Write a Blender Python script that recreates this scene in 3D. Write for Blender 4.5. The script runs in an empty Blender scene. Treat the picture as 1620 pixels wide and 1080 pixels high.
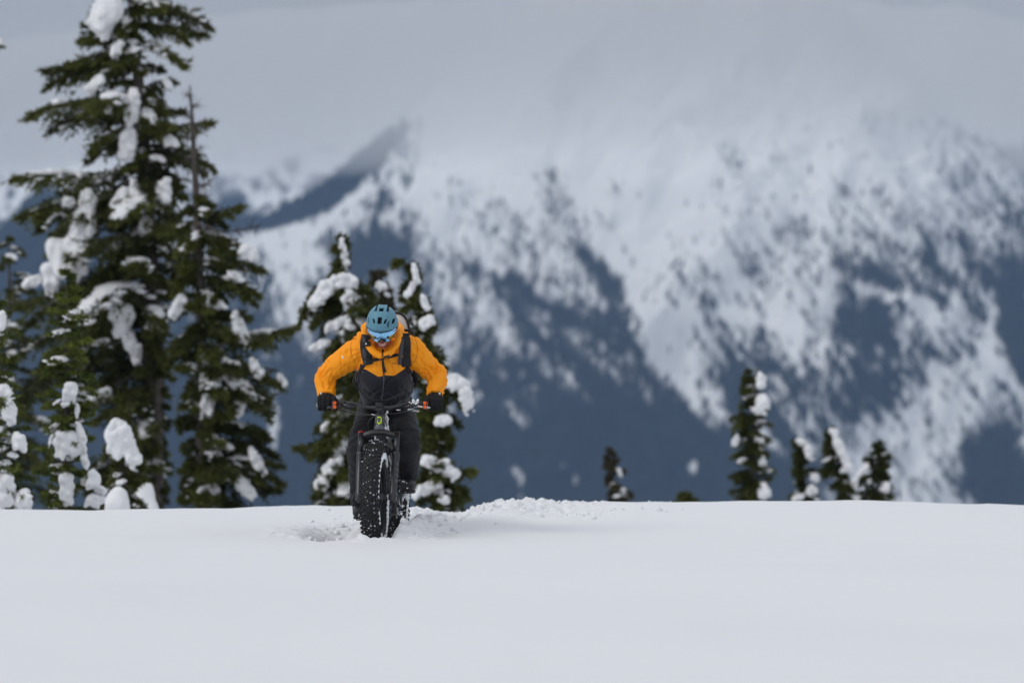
import bpy, bmesh, math, random
import numpy as np
from mathutils import Vector, Matrix, noise as mnoise
from mathutils.bvhtree import BVHTree
random.seed(7); np.random.seed(7)
S = bpy.context.scene
COL = S.collection
R_ = math.radians

# ------------------------------------------------------------------ camera
CAMZ = 1.34
CLOUD_D = 1 / 1750
FPX = 6075.0                       # focal length in photograph pixels (135 mm on 36 mm)
cam_d = bpy.data.cameras.new("camera"); cam = bpy.data.objects.new("camera", cam_d); COL.objects.link(cam)
cam.location = (0, 0, CAMZ); cam.rotation_euler = (R_(90), 0, 0)
cam_d.lens = 135; cam_d.sensor_width = 36; cam_d.clip_start = 0.1; cam_d.clip_end = 60000
cam_d.dof.use_dof = True; cam_d.dof.focus_distance = 26.1; cam_d.dof.aperture_fstop = 2.35
S.camera = cam

# ------------------------------------------------------------------ sky and light
W = bpy.data.worlds.new("World"); S.world = W; W.use_nodes = True
nt = W.node_tree; nt.nodes.clear()
N = nt.nodes.new; L = nt.links.new
SUN_EL, SUN_AZ = 40, 238            # sun behind thin cloud, behind the camera to the left
out = N('ShaderNodeOutputWorld')
sky = N('ShaderNodeTexSky'); sky.sky_type = 'NISHITA'; sky.sun_disc = False
sky.sun_elevation = R_(SUN_EL); sky.sun_rotation = R_(SUN_AZ)
bg1 = N('ShaderNodeBackground'); bg1.inputs[1].default_value = 0.1; L(sky.outputs[0], bg1.inputs[0])
tc = N('ShaderNodeTexCoord'); sep = N('ShaderNodeSeparateXYZ'); L(tc.outputs['Generated'], sep.inputs[0])
ramp = N('ShaderNodeValToRGB')      # overcast: brightest band low over the mountains, then grey, brighter to the zenith
cr = ramp.color_ramp
cr.elements[0].position = 0.0; cr.elements[0].color = (.53, .57, .61, 1)
cr.elements[1].position = 1.0; cr.elements[1].color = (.80, .81, .83, 1)
for p, c in ((.048, (.53, .57, .61)), (.068, (.44, .475, .52)), (.095, (.34, .365, .40)), (.16, (.37, .39, .42)), (.4, (.74, .755, .78))):
    e = cr.elements.new(p); e.color = (*c, 1)
mp = N('ShaderNodeMapping'); mp.inputs['Scale'].default_value = (2.2, 2.2, 34)
L(tc.outputs['Generated'], mp.inputs[0])
ns = N('ShaderNodeTexNoise'); ns.inputs['Scale'].default_value = 3.2; ns.inputs['Detail'].default_value = 5
L(mp.outputs[0], ns.inputs['Vector'])
# warp elevation a little so that the cloud bands are uneven
ad = N('ShaderNodeMath'); ad.operation = 'MULTIPLY_ADD'; ad.inputs[1].default_value = .034; L(ns.outputs[0], ad.inputs[0])
ad2 = N('ShaderNodeMath'); ad2.operation = 'SUBTRACT'; ad2.inputs[1].default_value = .017
L(sep.outputs[2], ad.inputs[2]); L(ad.outputs[0], ad2.inputs[0]); L(ad2.outputs[0], ramp.inputs[0])
ns2 = N('ShaderNodeTexNoise'); ns2.inputs['Scale'].default_value = 7; ns2.inputs['Detail'].default_value = 3
mp2 = N('ShaderNodeMapping'); mp2.inputs['Scale'].default_value = (1, 1, 3.5); mp2.inputs['Location'].default_value = (.35, 0, .1)
L(tc.outputs['Generated'], mp2.inputs[0]); L(mp2.outputs[0], ns2.inputs['Vector'])
mr = N('ShaderNodeMapRange'); mr.inputs[1].default_value = .3; mr.inputs[2].default_value = .7
mr.inputs[3].default_value = .84; mr.inputs[4].default_value = 1.14; L(ns2.outputs[0], mr.inputs[0])
bg2 = N('ShaderNodeBackground'); L(ramp.outputs[0], bg2.inputs[0]); L(mr.outputs[0], bg2.inputs[1])
mx = N('ShaderNodeMixShader'); mx.inputs[0].default_value = .93
L(bg1.outputs[0], mx.inputs[1]); L(bg2.outputs[0], mx.inputs[2]); L(mx.outputs[0], out.inputs[0])

sun_d = bpy.data.lights.new("sun", 'SUN'); sun = bpy.data.objects.new("sun", sun_d); COL.objects.link(sun)
sun_d.energy = 1.0; sun_d.angle = R_(26); sun_d.color = (1, .975, .94)
az = R_(SUN_AZ)
sdir = Vector((math.sin(az) * math.cos(R_(SUN_EL)), math.cos(az) * math.cos(R_(SUN_EL)), math.sin(R_(SUN_EL))))
sun.rotation_euler = sdir.to_track_quat('Z', 'Y').to_euler()
S.view_settings.view_transform = 'Standard'; S.view_settings.look = 'None'
S.view_settings.exposure = 0.02; S.view_settings.gamma = 1; S.view_settings.use_curve_mapping = False
S.render.engine = 'CYCLES'
cy = S.cycles; cy.use_denoising = True; cy.max_bounces = 8; cy.diffuse_bounces = 3; cy.glossy_bounces = 3
cy.volume_bounces = 6; cy.transmission_bounces = 3; cy.transparent_max_bounces = 6

# ------------------------------------------------------------------ helpers
def P(px, py, d):
    "point seen at photograph pixel (px,py) at distance d in front of the camera"
    return Vector(((px - 810) * d / FPX, d, CAMZ - (py - 540) * d / FPX))

def setp(o, label=None, cat=None, group=None, kind=None):
    if label: o['label'] = label
    if cat: o['category'] = cat
    if group: o['group'] = group
    if kind: o['kind'] = kind
    return o

def empty(name, loc, rz=0, parent=None):
    o = bpy.data.objects.new(name, None); COL.objects.link(o); o.location = loc; o.rotation_euler[2] = rz
    o.empty_display_size = .2
    if parent: o.parent = parent
    return o

def link(name, me, mat, parent=None, loc=None):
    o = bpy.data.objects.new(name, me); COL.objects.link(o)
    if mat is not None:
        for m in (mat if isinstance(mat, (list, tuple)) else [mat]):
            me.materials.append(m)
    if parent: o.parent = parent
    if loc is not None: o.location = loc
    return o

def np_mesh(name, V, F, smooth=False):
    "V (n,3), F (m,k) arrays"
    me = bpy.data.meshes.new(name); V = np.asarray(V, np.float32); F = np.asarray(F, np.int32)
    me.vertices.add(len(V)); me.vertices.foreach_set('co', V.ravel())
    k = F.shape[1]; me.loops.add(F.size); me.loops.foreach_set('vertex_index', F.ravel())
    me.polygons.add(len(F)); me.polygons.foreach_set('loop_start', np.arange(0, F.size, k, dtype=np.int32))
    me.polygons.foreach_set('use_smooth', np.full(len(F), smooth)); me.update(calc_edges=True)
    return me

class MB:
    def __init__(s): s.v = []; s.f = []; s.m = []; s.cur = 0
    def add(s, vs, fs):
        b = len(s.v); s.v += [tuple(v) for v in vs]; s.f += [tuple(i + b for i in f) for f in fs]; s.m += [s.cur] * len(fs)
    def loft(s, pts, rad, seg=12, ref=(1, 0, 0), caps=True, power=2.0):
        n = len(pts); pts = [Vector(p) for p in pts]; ref = Vector(ref)
        rad = [(r, r) if isinstance(r, (int, float)) else r for r in rad]
        vs = []
        for i in range(n):
            t = (pts[min(i + 1, n - 1)] - pts[max(i - 1, 0)]).normalized()
            a = ref - t * t.dot(ref)
            if a.length < 1e-4: a = Vector((0, 0, 1)) - t * t.z
            if a.length < 1e-4: a = Vector((0, 1, 0)) - t * t.y
            a.normalize(); b = t.cross(a)
            for k in range(seg):
                w = 2 * math.pi * k / seg; c, q = math.cos(w), math.sin(w)
                if power != 2.0:
                    c = math.copysign(abs(c) ** (2 / power), c); q = math.copysign(abs(q) ** (2 / power), q)
                vs.append(pts[i] + a * (rad[i][0] * c) + b * (rad[i][1] * q))
        fs = []
        for i in range(n - 1):
            for k in range(seg):
                k2 = (k + 1) % seg
                fs.append((i * seg + k, i * seg + k2, (i + 1) * seg + k2, (i + 1) * seg + k))
        if caps: fs.append(tuple(range(seg))[::-1]); fs.append(tuple((n - 1) * seg + k for k in range(seg)))
        s.add(vs, fs); return s
    def ell(s, c, r, rot=None, sub=2):
        bm = bmesh.new(); bmesh.ops.create_icosphere(bm, subdivisions=sub, radius=1)
        M = rot if rot is not None else Matrix.Identity(3)
        r = (r, r, r) if isinstance(r, (int, float)) else r
        vs = [Vector(c) + M @ Vector((v.co.x * r[0], v.co.y * r[1], v.co.z * r[2])) for v in bm.verts]
        bm.verts.index_update(); fs = [[v.index for v in f.verts] for f in bm.faces]; bm.free(); s.add(vs, fs); return s
    def box(s, c, h, rot=None, bev=0):
        M = rot if rot is not None else Matrix.Identity(3)
        bm = bmesh.new(); bmesh.ops.create_cube(bm, size=2)
        for v in bm.verts: v.co = Vector((v.co.x * h[0], v.co.y * h[1], v.co.z * h[2]))
        if bev: bmesh.ops.bevel(bm, geom=bm.edges[:], offset=bev, segments=2, affect='EDGES', profile=.5)
        bm.verts.index_update(); vs = [Vector(c) + M @ v.co for v in bm.verts]
        fs = [[v.index for v in f.verts] for f in bm.faces]; bm.free(); s.add(vs, fs); return s
    def torus(s, c, Rm, r1, r2, axis='X', seg=64, sseg=14, a0=0, a1=2 * math.pi):
        "ring in the YZ plane; r1 = half width along x, r2 = half height radially"
        vs = []; fs = []; c = Vector(c)
        for i in range(seg):
            w = 2 * math.pi * i / seg
            for k in range(sseg):
                q = 2 * math.pi * k / sseg
                rr = Rm + r2 * math.cos(q)
                vs.append(c + Vector((r1 * math.sin(q), rr * math.cos(w), rr * math.sin(w))))
        for i in range(seg):
            for k in range(sseg):
                i2, k2 = (i + 1) % seg, (k + 1) % sseg
                fs.append((i * sseg + k, i * sseg + k2, i2 * sseg + k2, i2 * sseg + k))
        s.add(vs, fs); return s
    def mesh(s, name, smooth=True):
        me = bpy.data.meshes.new(name); me.from_pydata(s.v, [], s.f)
        me.polygons.foreach_set('use_smooth', [smooth] * len(s.f))
        me.polygons.foreach_set('material_index', s.m); me.update()
        return me
    def build(s, name, mat, parent=None, smooth=True, org=(0, 0, 0)):
        o = Vector(org); s.v = [(v[0] - o.x, v[1] - o.y, v[2] - o.z) for v in s.v]
        return link(name, s.mesh(name, smooth), mat, parent)

def spline(pts, n):
    "Catmull-Rom through tuples of any length"
    A = np.array([list(p) for p in pts], float); m = len(A)
    A = np.vstack([2 * A[0] - A[1], A, 2 * A[-1] - A[-2]]); out = []
    for t in np.linspace(0, m - 1 - 1e-6, n):
        i = int(t); f = t - i; a, b, c, d = A[i], A[i + 1], A[i + 2], A[i + 3]
        out.append(.5 * ((2 * b) + (c - a) * f + (2 * a - 5 * b + 4 * c - d) * f * f + (3 * b - a - 3 * c + d) * f ** 3))
    return out

def loft_px(mb, rows, n=20, seg=20, ref=(1, 0, 0), power=2.0):
    "rows: (px, py, depth, radius_side, radius_other)"
    rr = spline(rows, n)
    mb.loft([P(r[0], r[1], r[2]) for r in rr], [(r[3], r[4]) for r in rr], seg=seg, ref=ref, power=power)

def remesh(me, voxel, sm=4, factor=.5):
    o = bpy.data.objects.new("tmp", me); COL.objects.link(o)
    m = o.modifiers.new("r", 'REMESH'); m.mode = 'VOXEL'; m.voxel_size = voxel; m.use_smooth_shade = True
    if sm:
        q = o.modifiers.new("s", 'SMOOTH'); q.iterations = sm; q.factor = factor
    dg = bpy.context.evaluated_depsgraph_get()
    res = bpy.data.meshes.new_from_object(o.evaluated_get(dg)); bpy.data.objects.remove(o)
    res.polygons.foreach_set('use_smooth', [True] * len(res.polygons))
    return res

def co_of(me):
    a = np.empty(len(me.vertices) * 3, np.float32); me.vertices.foreach_get('co', a); return a.reshape(-1, 3)
def no_of(me):
    a = np.empty(len(me.vertices) * 3, np.float32); me.vertices.foreach_get('normal', a); return a.reshape(-1, 3)
def set_co(me, a): me.vertices.foreach_set('co', a.astype(np.float32).ravel()); me.update()

# numpy value noise
def _h(ix, iy, iz, seed):
    n = (ix.astype(np.int64) * 374761393 + iy.astype(np.int64) * 668265263 + iz.astype(np.int64) * 2147483647 + seed * 974634777) & 0x7fffffff
    n = (n ^ (n >> 13)) * 1274126177 & 0x7fffffff
    n = (n ^ (n >> 16)) * 668265263 & 0x7fffffff
    return ((n ^ (n >> 15)) & 0xffff) / 65535.0
def vn(x, y, z=None, seed=0):
    x = np.asarray(x, float); y = np.asarray(y, float); z = np.zeros_like(x) if z is None else np.asarray(z, float)
    ix, iy, iz = np.floor(x), np.floor(y), np.floor(z); fx, fy, fz = x - ix, y - iy, z - iz
    fx, fy, fz = [f * f * f * (f * (f * 6 - 15) + 10) for f in (fx, fy, fz)]
    r = 0
    for a in (0, 1):
        for b in (0, 1):
            for c in (0, 1):
                w = (fx if a else 1 - fx) * (fy if b else 1 - fy) * (fz if c else 1 - fz)
                r = r + w * _h(ix + a, iy + b, iz + c, seed)
    return r
def fbm(x, y, z=None, oct=4, seed=0, gain=.5):
    s = 0; a = 1; t = 0
    for o in range(oct):
        s = s + a * vn(x, y, z, seed + o * 17); t += a; a *= gain; x = x * 2.03 + 3.1; y = y * 2.03 + 1.7
        if z is not None: z = z * 2.03
    return s / t
def sstep(a, b, x):
    t = np.clip((x - a) / (b - a), 0, 1); return t * t * (3 - 2 * t)

# materials
def mat(name, col, rough=.7, metal=0, bump=0, bscale=20, var=0, vscale=8, spec=None, coat=0, detail=4, bdist=.01, sheen=0):
    m = bpy.data.materials.new(name); m.use_nodes = True; t = m.node_tree; b = t.nodes['Principled BSDF']
    b.inputs['Base Color'].default_value = (*col, 1); b.inputs['Roughness'].default_value = rough; b.inputs['Metallic'].default_value = metal
    if spec is not None: b.inputs['Specular IOR Level'].default_value = spec
    if coat: b.inputs['Coat Weight'].default_value = coat
    if sheen: b.inputs['Sheen Weight'].default_value = sheen
    tcn = t.nodes.new('ShaderNodeTexCoord')
    if var:
        n = t.nodes.new('ShaderNodeTexNoise'); n.inputs['Scale'].default_value = vscale; n.inputs['Detail'].default_value = detail
        t.links.new(tcn.outputs['Object'], n.inputs['Vector'])
        r = t.nodes.new('ShaderNodeValToRGB'); r.color_ramp.elements[0].position = .3; r.color_ramp.elements[1].position = .7
        r.color_ramp.elements[0].color = (*[c * (1 - var) for c in col], 1); r.color_ramp.elements[1].color = (*[min(1, c * (1 + var)) for c in col], 1)
        t.links.new(n.outputs[0], r.inputs[0]); t.links.new(r.outputs[0], b.inputs['Base Color'])
    if bump:
        n = t.nodes.new('ShaderNodeTexNoise'); n.inputs['Scale'].default_value = bscale; n.inputs['Detail'].default_value = detail
        t.links.new(tcn.outputs['Object'], n.inputs['Vector'])
        bp = t.nodes.new('ShaderNodeBump'); bp.inputs['Strength'].default_value = bump; bp.inputs['Distance'].default_value = bdist
        t.links.new(n.outputs[0], bp.inputs['Height']); t.links.new(bp.outputs[0], b.inputs['Normal'])
    return m

M = {}
M['snow'] = mat('snow', (.79, .797, .815), .6, bump=.5, bscale=5, bdist=.02, spec=.25, detail=9)
M['tree_snow'] = mat('tree_snow', (.79, .795, .81), .7, bump=.4, bscale=9, bdist=.03, spec=.2)
M['bike_snow'] = mat('stuck_snow', (.85, .87, .9), .7, bump=.4, bscale=90, bdist=.004, spec=.2)
M['bark'] = mat('bark', (.075, .062, .055), .9, bump=.8, bscale=18, bdist=.02, var=.45, vscale=14)
M['orange'] = mat('orange_shell_fabric', (.95, .375, .008), .62, bump=.35, bscale=24, bdist=.006, var=.05, vscale=6, spec=.3)
M['charcoal'] = mat('charcoal_shell_fabric', (.030, .030, .038), .7, bump=.4, bscale=24, bdist=.006, var=.15, spec=.3)
M['pants'] = mat('black_trouser_fabric', (.017, .017, .020), .75, bump=.5, bscale=18, bdist=.01, var=.2, spec=.3)
M['glove'] = mat('black_glove_fabric', (.010, .010, .011), .8, bump=.4, bscale=120, bdist=.002, spec=.25)
M['patch'] = mat('glove_orange_patch', (.90, .13, .015), .55)
M['boot'] = mat('black_boot', (.012, .012, .013), .55, bump=.5, bscale=60, bdist=.004)
M['skin'] = mat('skin', (.52, .27, .21), .55, var=.12, vscale=30)
M['lips'] = mat('lips', (.28, .075, .07), .5)
M['eye'] = mat('eye', (.6, .6, .6), .2)
M['helmet'] = mat('teal_helmet_shell', (.095, .25, .33), .5, coat=.1, bump=.05, bscale=90, bdist=.001)
M['liner'] = mat('black_helmet_liner', (.008, .008, .009), .8)
M['lens'] = mat('mirror_blue_lens', (.30, .62, .95), .10, metal=1)
M['gframe'] = mat('black_glasses_frame', (.01, .01, .012), .35)
M['strap'] = mat('black_webbing', (.011, .011, .013), .8, bump=.5, bscale=200, bdist=.001)
M['strapgrey'] = mat('grey_webbing', (.045, .047, .055), .75, bump=.5, bscale=200, bdist=.001)
M['pack'] = mat('black_pack_fabric', (.014, .014, .017), .8, bump=.6, bscale=40, bdist=.006, var=.2)
M['beige'] = mat('beige_pack_lid', (.55, .50, .45), .7, bump=.3, bscale=40)
M['zip'] = mat('dark_zip', (.015, .015, .016), .4)
M['ziplight'] = mat('light_zip', (.10, .10, .11), .4)
M['white'] = mat('white_print', (.75, .75, .75), .5)
M['tyre'] = mat('tyre_rubber', (.014, .014, .015), .8, bump=.4, bscale=70, bdist=.003, var=.3, vscale=20)
M['rim'] = mat('rim_alloy', (.018, .018, .02), .4, metal=.6)
M['fork'] = mat('fork_black', (.016, .016, .018), .38, coat=.3)
M['forkgrey'] = mat('fork_grey_print', (.12, .12, .125), .5)
M['frame'] = mat('frame_grey', (.10, .105, .12), .38, metal=.2, coat=.3)
M['framedark'] = mat('frame_black', (.02, .02, .022), .4, coat=.3)
M['metal'] = mat('brushed_metal', (.5, .5, .52), .3, metal=1)
M['dmetal'] = mat('dark_metal', (.06, .06, .065), .35, metal=.8)
M['seam'] = mat('orange_seam', (.55, .15, .004), .7)
M['green'] = mat('lime_badge', (.55, .75, .03), .5)
M['red'] = mat('red_dial', (.6, .01, .02), .35, coat=.3)
M['stud'] = mat('bright_stud', (.5, .51, .54), .5)

def foliage_mat(name, c0, c1):
    m = bpy.data.materials.new(name); m.use_nodes = True; t = m.node_tree; b = t.nodes['Principled BSDF']
    b.inputs['Roughness'].default_value = .6; b.inputs['Specular IOR Level'].default_value = .25
    at = t.nodes.new('ShaderNodeAttribute'); at.attribute_name = 'tint'
    r = t.nodes.new('ShaderNodeValToRGB'); r.color_ramp.elements[0].color = (*c0, 1); r.color_ramp.elements[1].color = (*c1, 1)
    t.links.new(at.outputs['Fac'], r.inputs[0]); t.links.new(r.outputs[0], b.inputs['Base Color'])
    return m
M['needle'] = foliage_mat('hemlock_needles', (.022, .028, .007), (.115, .125, .02))
M['needle2'] = foliage_mat('young_fir_needles', (.03, .05, .010), (.17, .20, .03))
M['needle3'] = foliage_mat('grey_brown_needles', (.03, .028, .015), (.10, .085, .04))

# ------------------------------------------------------------------ snow hill
YK = np.array([-40, 0, 5, 8, 12, 18, 22, 25, 26, 28, 30, 31.3, 32.5, 34, 36, 45, 50, 65, 100, 200, 500], float)
ZK = np.array([1.6, .86, .80, .66, .52, .27, .115, .03, .015, .02, .030, .028, -.03, -.15, -.35, -1.1, -1.6, -3.2, -9, -34, -150], float)
UK = np.array([-2000, 0, 150, 300, 480, 560, 650, 700, 740, 800, 850, 1000, 1150, 1300, 1500, 1620, 4000], float)
VK = np.array([806, 803, 804, 801, 797, 796, 800, 806, 802, 793.5, 791.5, 791, 790, 789.5, 792, 794.5, 800], float)
def profile(y):
    s = 0.0
    for o in (-.8, -.4, 0, .4, .8): s = s + np.interp(y + o, YK, ZK)
    return s / 5
def track_x(y): return -.925 + (y - 26) * math.tan(R_(5.5))
def hill(x, y, detail=True):
    x = np.asarray(x, float); y = np.asarray(y, float)
    z = profile(y)
    u = 810 + x / np.maximum(y, 4) * FPX
    dv = np.interp(u, UK, VK) - 792.5
    z = z - dv / FPX * y * sstep(27.5, 30.5, y)
    z = z + (fbm(x * .12, y * .12, seed=5, oct=3) - .5) * .14 * (1 - .75 * sstep(20, 26, y) * (1 - sstep(33, 40, y)))
    z = z + (fbm(x * 1.7, y * .8, seed=77, oct=3) - .5) * .035 * sstep(29.5, 31, y) * (1 - sstep(33, 36, y))
    if not detail: return z
    z = z + (fbm(x * .33 + 4, y * .30, seed=19, oct=2) - .5) * .14 * (1 - sstep(14, 22, y)) + (fbm(x * .7 + 9, y * .5, seed=29, oct=3) - .5) * .045 * (1 - .8 * sstep(22, 25, y))
    z = z + (fbm(x * .9, y * .35, seed=9, oct=3) - .5) * .03 + (fbm(x * 3, y * 1.6, seed=14, oct=3) - .5) * .006
    # the ploughed track, with berms and crumbs
    xt = track_x(y); dx = x - xt
    on = sstep(25.55, 25.75, y)
    wob = (fbm(x * 5, y * 5, seed=21, oct=3) - .5)
    z = z - (.17 + .06 * sstep(26.3, 27.2, y)) * on * np.exp(-(np.abs(dx + wob * .08) / (.105 + .05 * sstep(26.2, 27.4, y))) ** 4)
    lump = np.abs(fbm(x * 9, y * 9, seed=31, oct=4, gain=.6) - .5) * 2
    lump2 = fbm(x * 22, y * 22, seed=37, oct=3, gain=.6) - .5
    dist = np.exp(-((dx - .62) / .62) ** 2) * sstep(27.0, 29.2, y) * (1 - sstep(32, 33, y)) \
        + np.exp(-((dx + .30) / .24) ** 2) * sstep(25.6, 26.0, y) * (1 - sstep(31, 33, y)) * .75 \
        + np.exp(-((dx - .24) / .17) ** 2) * sstep(25.5, 25.8, y) * (1 - sstep(30, 33, y)) * .9
    dist = np.clip(dist, 0, 1.2)
    z = z + dist * (.080 * lump + .046 * lump2 - .014)
    # right berm beside the wheel, pit beside the low boot, throw-out on the left
    z = z + .095 * np.exp(-((dx - .21) / .11) ** 2) * sstep(25.65, 25.95, y) * (1 - sstep(26.6, 28.5, y))
    z = z + .050 * np.exp(-((dx - .55) / .30) ** 2) * sstep(26.2, 27.6, y) * (1 - sstep(29.5, 31, y))
    z = z - .27 * np.exp(-((x + 1.15) / .18) ** 2 - ((y - 26.5) / .6) ** 2) * (.7 + .6 * lump)
    z = z + .035 * np.exp(-((x + 1.50) / .22) ** 2 - ((y - 26.6) / .9) ** 2) * (.4 + 1.2 * lump)
    z = z + .050 * np.exp(-((dx) / .26) ** 2 - ((y - 25.50) / .17) ** 2) * (.3 + 1.5 * lump)
    return z
def axis(parts):
    a = []
    for (s, e, n) in parts: a += list(np.linspace(s, e, n, endpoint=False))
    return np.array(a + [parts[-1][1]])
xs = axis([(-400, -60, 18), (-60, -10, 30), (-10, -2.6, 50), (-2.6, .75, 200), (.75, 8, 50), (8, 60, 36), (60, 400, 18)])
ys = axis([(-40, 2, 16), (2, 20, 70), (20, 25.2, 50), (25.2, 31.8, 330), (31.8, 36, 40), (36, 80, 50), (80, 500, 42)])
X, Y = np.meshgrid(xs, ys); Z = hill(X, Y)
def grid_faces(nx, ny):
    i = np.arange(nx * ny).reshape(ny, nx); return np.stack([i[:-1, :-1], i[:-1, 1:], i[1:, 1:], i[1:, :-1]], -1).reshape(-1, 4)
me = np_mesh('snow_ground', np.stack([X, Y, Z], -1).reshape(-1, 3), grid_faces(len(xs), len(ys)), True)
setp(link('snow_ground', me, M['snow']), kind='structure')

# loose crumbs of snow along the berms
rs = np.random.RandomState(3)
def crumbs():
    mb_v = []; mb_f = []; b = 0
    bm = bmesh.new(); bmesh.ops.create_icosphere(bm, subdivisions=2, radius=1)
    base = np.array([v.co[:] for v in bm.verts]); bm.verts.index_update(); F = np.array([[v.index for v in f.verts] for f in bm.faces]); bm.free()
    pts = []
    for i in range(430):
        r = rs.rand()
        if r < .5: y = rs.uniform(28.2, 31.6); x = track_x(y) + rs.normal(.55, .5)
        elif r < .78: y = rs.uniform(25.7, 30.5); x = track_x(y) + rs.normal(.30, .12)
        elif r < .9: y = rs.uniform(25.8, 30.5); x = track_x(y) + rs.normal(-.42, .18)
        else: y = rs.uniform(25.9, 27.4); x = -1.18 + rs.normal(0, .13)
        pts.append((x, y, min(.026, .004 + rs.exponential(.0055))))
    A = np.array(pts); zz = hill(A[:, 0], A[:, 1])
    for (x, y, r), z in zip(pts, zz):
        o_ = rs.rand(3) * 50; v = base * (.72 + .75 * fbm(base[:, 0] * 1.6 + o_[0], base[:, 1] * 1.6 + o_[1], base[:, 2] * 1.6 + o_[2], oct=2)[:, None]) * r * rs.uniform(.7, 1.25, 3)
        mb_v.append(v + [x, y, z + r * .35]); mb_f.append(F + b); b += len(base)
    return np_mesh('snow_crumbs', np.vstack(mb_v), np.vstack(mb_f), True)
setp(link('snow_crumbs', crumbs(), M['snow']), 'loose crumbs of snow thrown up along the wheel track', 'snow', kind='stuff')

# ------------------------------------------------------------------ mountains
DM = [  # how densely wooded the mountain face is, row = height band, (pixel column, density) pairs
 (100, [(0, 0), (1620, 0)]),
 (150, [(0, 0), (600, 0), (640, .1), (680, 0), (1620, .0)]),
 (200, [(0, 0), (590, .0), (630, .6), (680, .0), (1100, 0), (1300, .05), (1480, .1), (1620, .3)]),
 (250, [(0, .0), (40, .1), (300, 0), (520, .6), (580, .75), (620, .5), (670, .1), (850, .02), (1080, .05), (1130, .22), (1200, .12), (1290, .2), (1400, .05), (1620, .35)]),
 (300, [(0, .9), (60, .8), (120, .1), (360, .2), (420, .05), (480, .95), (545, .8), (580, .3), (690, .12), (760, .15), (900, .22), (980, .25), (1050, .02), (1130, .22), (1170, .2), (1230, .1), (1330, .22), (1450, .1), (1620, .3)]),
 (350, [(0, 1), (100, .9), (300, .5), (390, .8), (440, .6), (480, .15), (540, .15), (590, .45), (640, .45), (680, .2), (750, .25), (880, .38), (970, .4), (1050, .06), (1150, .2), (1250, .2), (1330, .35), (1430, .3), (1500, .35), (1620, .5)]),
 (400, [(0, 1), (100, 1), (350, .6), (390, .35), (450, .15), (500, .4), (570, .8), (640, .75), (700, .3), (780, .35), (880, .5), (1000, .25), (1080, .1), (1160, .2), (1230, .45), (1300, .42), (1380, .5), (1450, .55), (1540, .55), (1620, .75)]),
 (450, [(0, 1), (100, 1), (350, .6), (420, .5), (470, .35), (560, .75), (640, .45), (740, .38), (850, .6), (960, .62), (1010, .25), (1080, .12), (1150, .32), (1210, .3), (1290, .45), (1360, .65), (1450, .6), (1530, .55), (1620, .85)]),
 (500, [(0, 1), (380, .7), (460, .45), (560, .6), (680, .36), (760, .48), (860, .72), (950, .8), (1010, .3), (1080, .15), (1150, .3), (1240, .25), (1300, .45), (1350, .85), (1420, .45), (1500, .25), (1540, .5), (1600, .95)]),
 (550, [(0, 1), (380, .85), (500, .7), (700, .42), (780, .62), (860, .8), (930, .68), (1000, .62), (1060, .22), (1120, .25), (1180, .6), (1250, .45), (1300, .4), (1350, .85), (1420, .65), (1480, .4), (1540, .2), (1580, .6), (1620, 1)]),
 (600, [(0, 1), (420, .95), (700, .66), (760, .64), (820, .86), (960, .9), (1020, .75), (1100, .45), (1160, .7), (1210, .75), (1290, .5), (1360, .9), (1430, .7), (1480, .2), (1540, .1), (1580, .35), (1620, .95)]),
 (650, [(0, 1), (700, .95), (1050, 1), (1120, .78), (1200, .85), (1290, .72), (1350, .9), (1400, .6), (1440, .2), (1500, .05), (1560, .12), (1600, .5), (1620, .6)]),
 (700, [(0, 1), (1140, .97), (1220, .9), (1290, .75), (1340, .45), (1390, .12), (1450, .05), (1500, .15), (1530, .85), (1580, .98), (1620, .6)]),
 (750, [(0, 1), (1240, .97), (1300, .8), (1350, .3), (1440, .1), (1500, .35), (1540, .98), (1620, 1)]),
 (800, [(0, 1), (1240, 1), (1320, .7), (1370, .15), (1500, .12), (1560, .9), (1620, 1)]),
]
DARK = [(830, 462, 130, 13, 26, .6), (955, 440, 60, 8, 48), (880, 285, 16, 20, 0, .5), (965, 300, 24, 16, 15, .4), (1140, 275, 10, 26, 8, .5), (1345, 300, 22, 10, 40, .6), (1262, 368, 34, 16, 10, .5), (1378, 425, 60, 20, 32, .6),
        (1395, 500, 30, 55, 10, .6), (1500, 440, 60, 14, 40, .5), (1560, 230, 50, 8, 24, .5), (590, 400, 60, 26, 22, .7), (700, 470, 34, 10, 60, .4), (1600, 500, 18, 60, -5, .8), (1055, 470, 26, 8, 50, .4), (1570, 745, 40, 42, 0, 1), (1450, 590, 26, 12, 20, .5), (1180, 620, 40, 22, 30, .5), (770, 300, 30, 6, -25, .3)]
CU = np.array([-1500, -400, 0, 60, 150, 250, 330, 375, 430, 500, 560, 620, 665, 740, 860, 1000, 1200, 1330, 1430, 1520, 1620, 1800, 3000], float)
CV = np.array([700, 600, 372, 300, 245, 268, 330, 350, 333, 293, 252, 205, 160, 85, 0, -40, -40, 10, 90, 180, 290, 380, 600], float)
UU = np.arange(-400, 2040, 20.0); VV = np.array([r[0] for r in DM], float)
DT = np.array([np.interp(UU, [p[0] for p in r[1]], [p[1] for p in r[1]]) for r in DM])
def woods(u, v):
    "density of forest at a point of the face"
    fu = np.clip((u - UU[0]) / 20, 0, len(UU) - 1.001); fv = np.interp(v, VV, np.arange(len(VV))); fv = np.clip(fv, 0, len(VV) - 1.001)
    iu, iv = fu.astype(int), fv.astype(int); a, b = fu - iu, fv - iv
    return DT[iv, iu] * (1 - a) * (1 - b) + DT[iv, iu + 1] * a * (1 - b) + DT[iv + 1, iu] * (1 - a) * b + DT[iv + 1, iu + 1] * a * b
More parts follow.
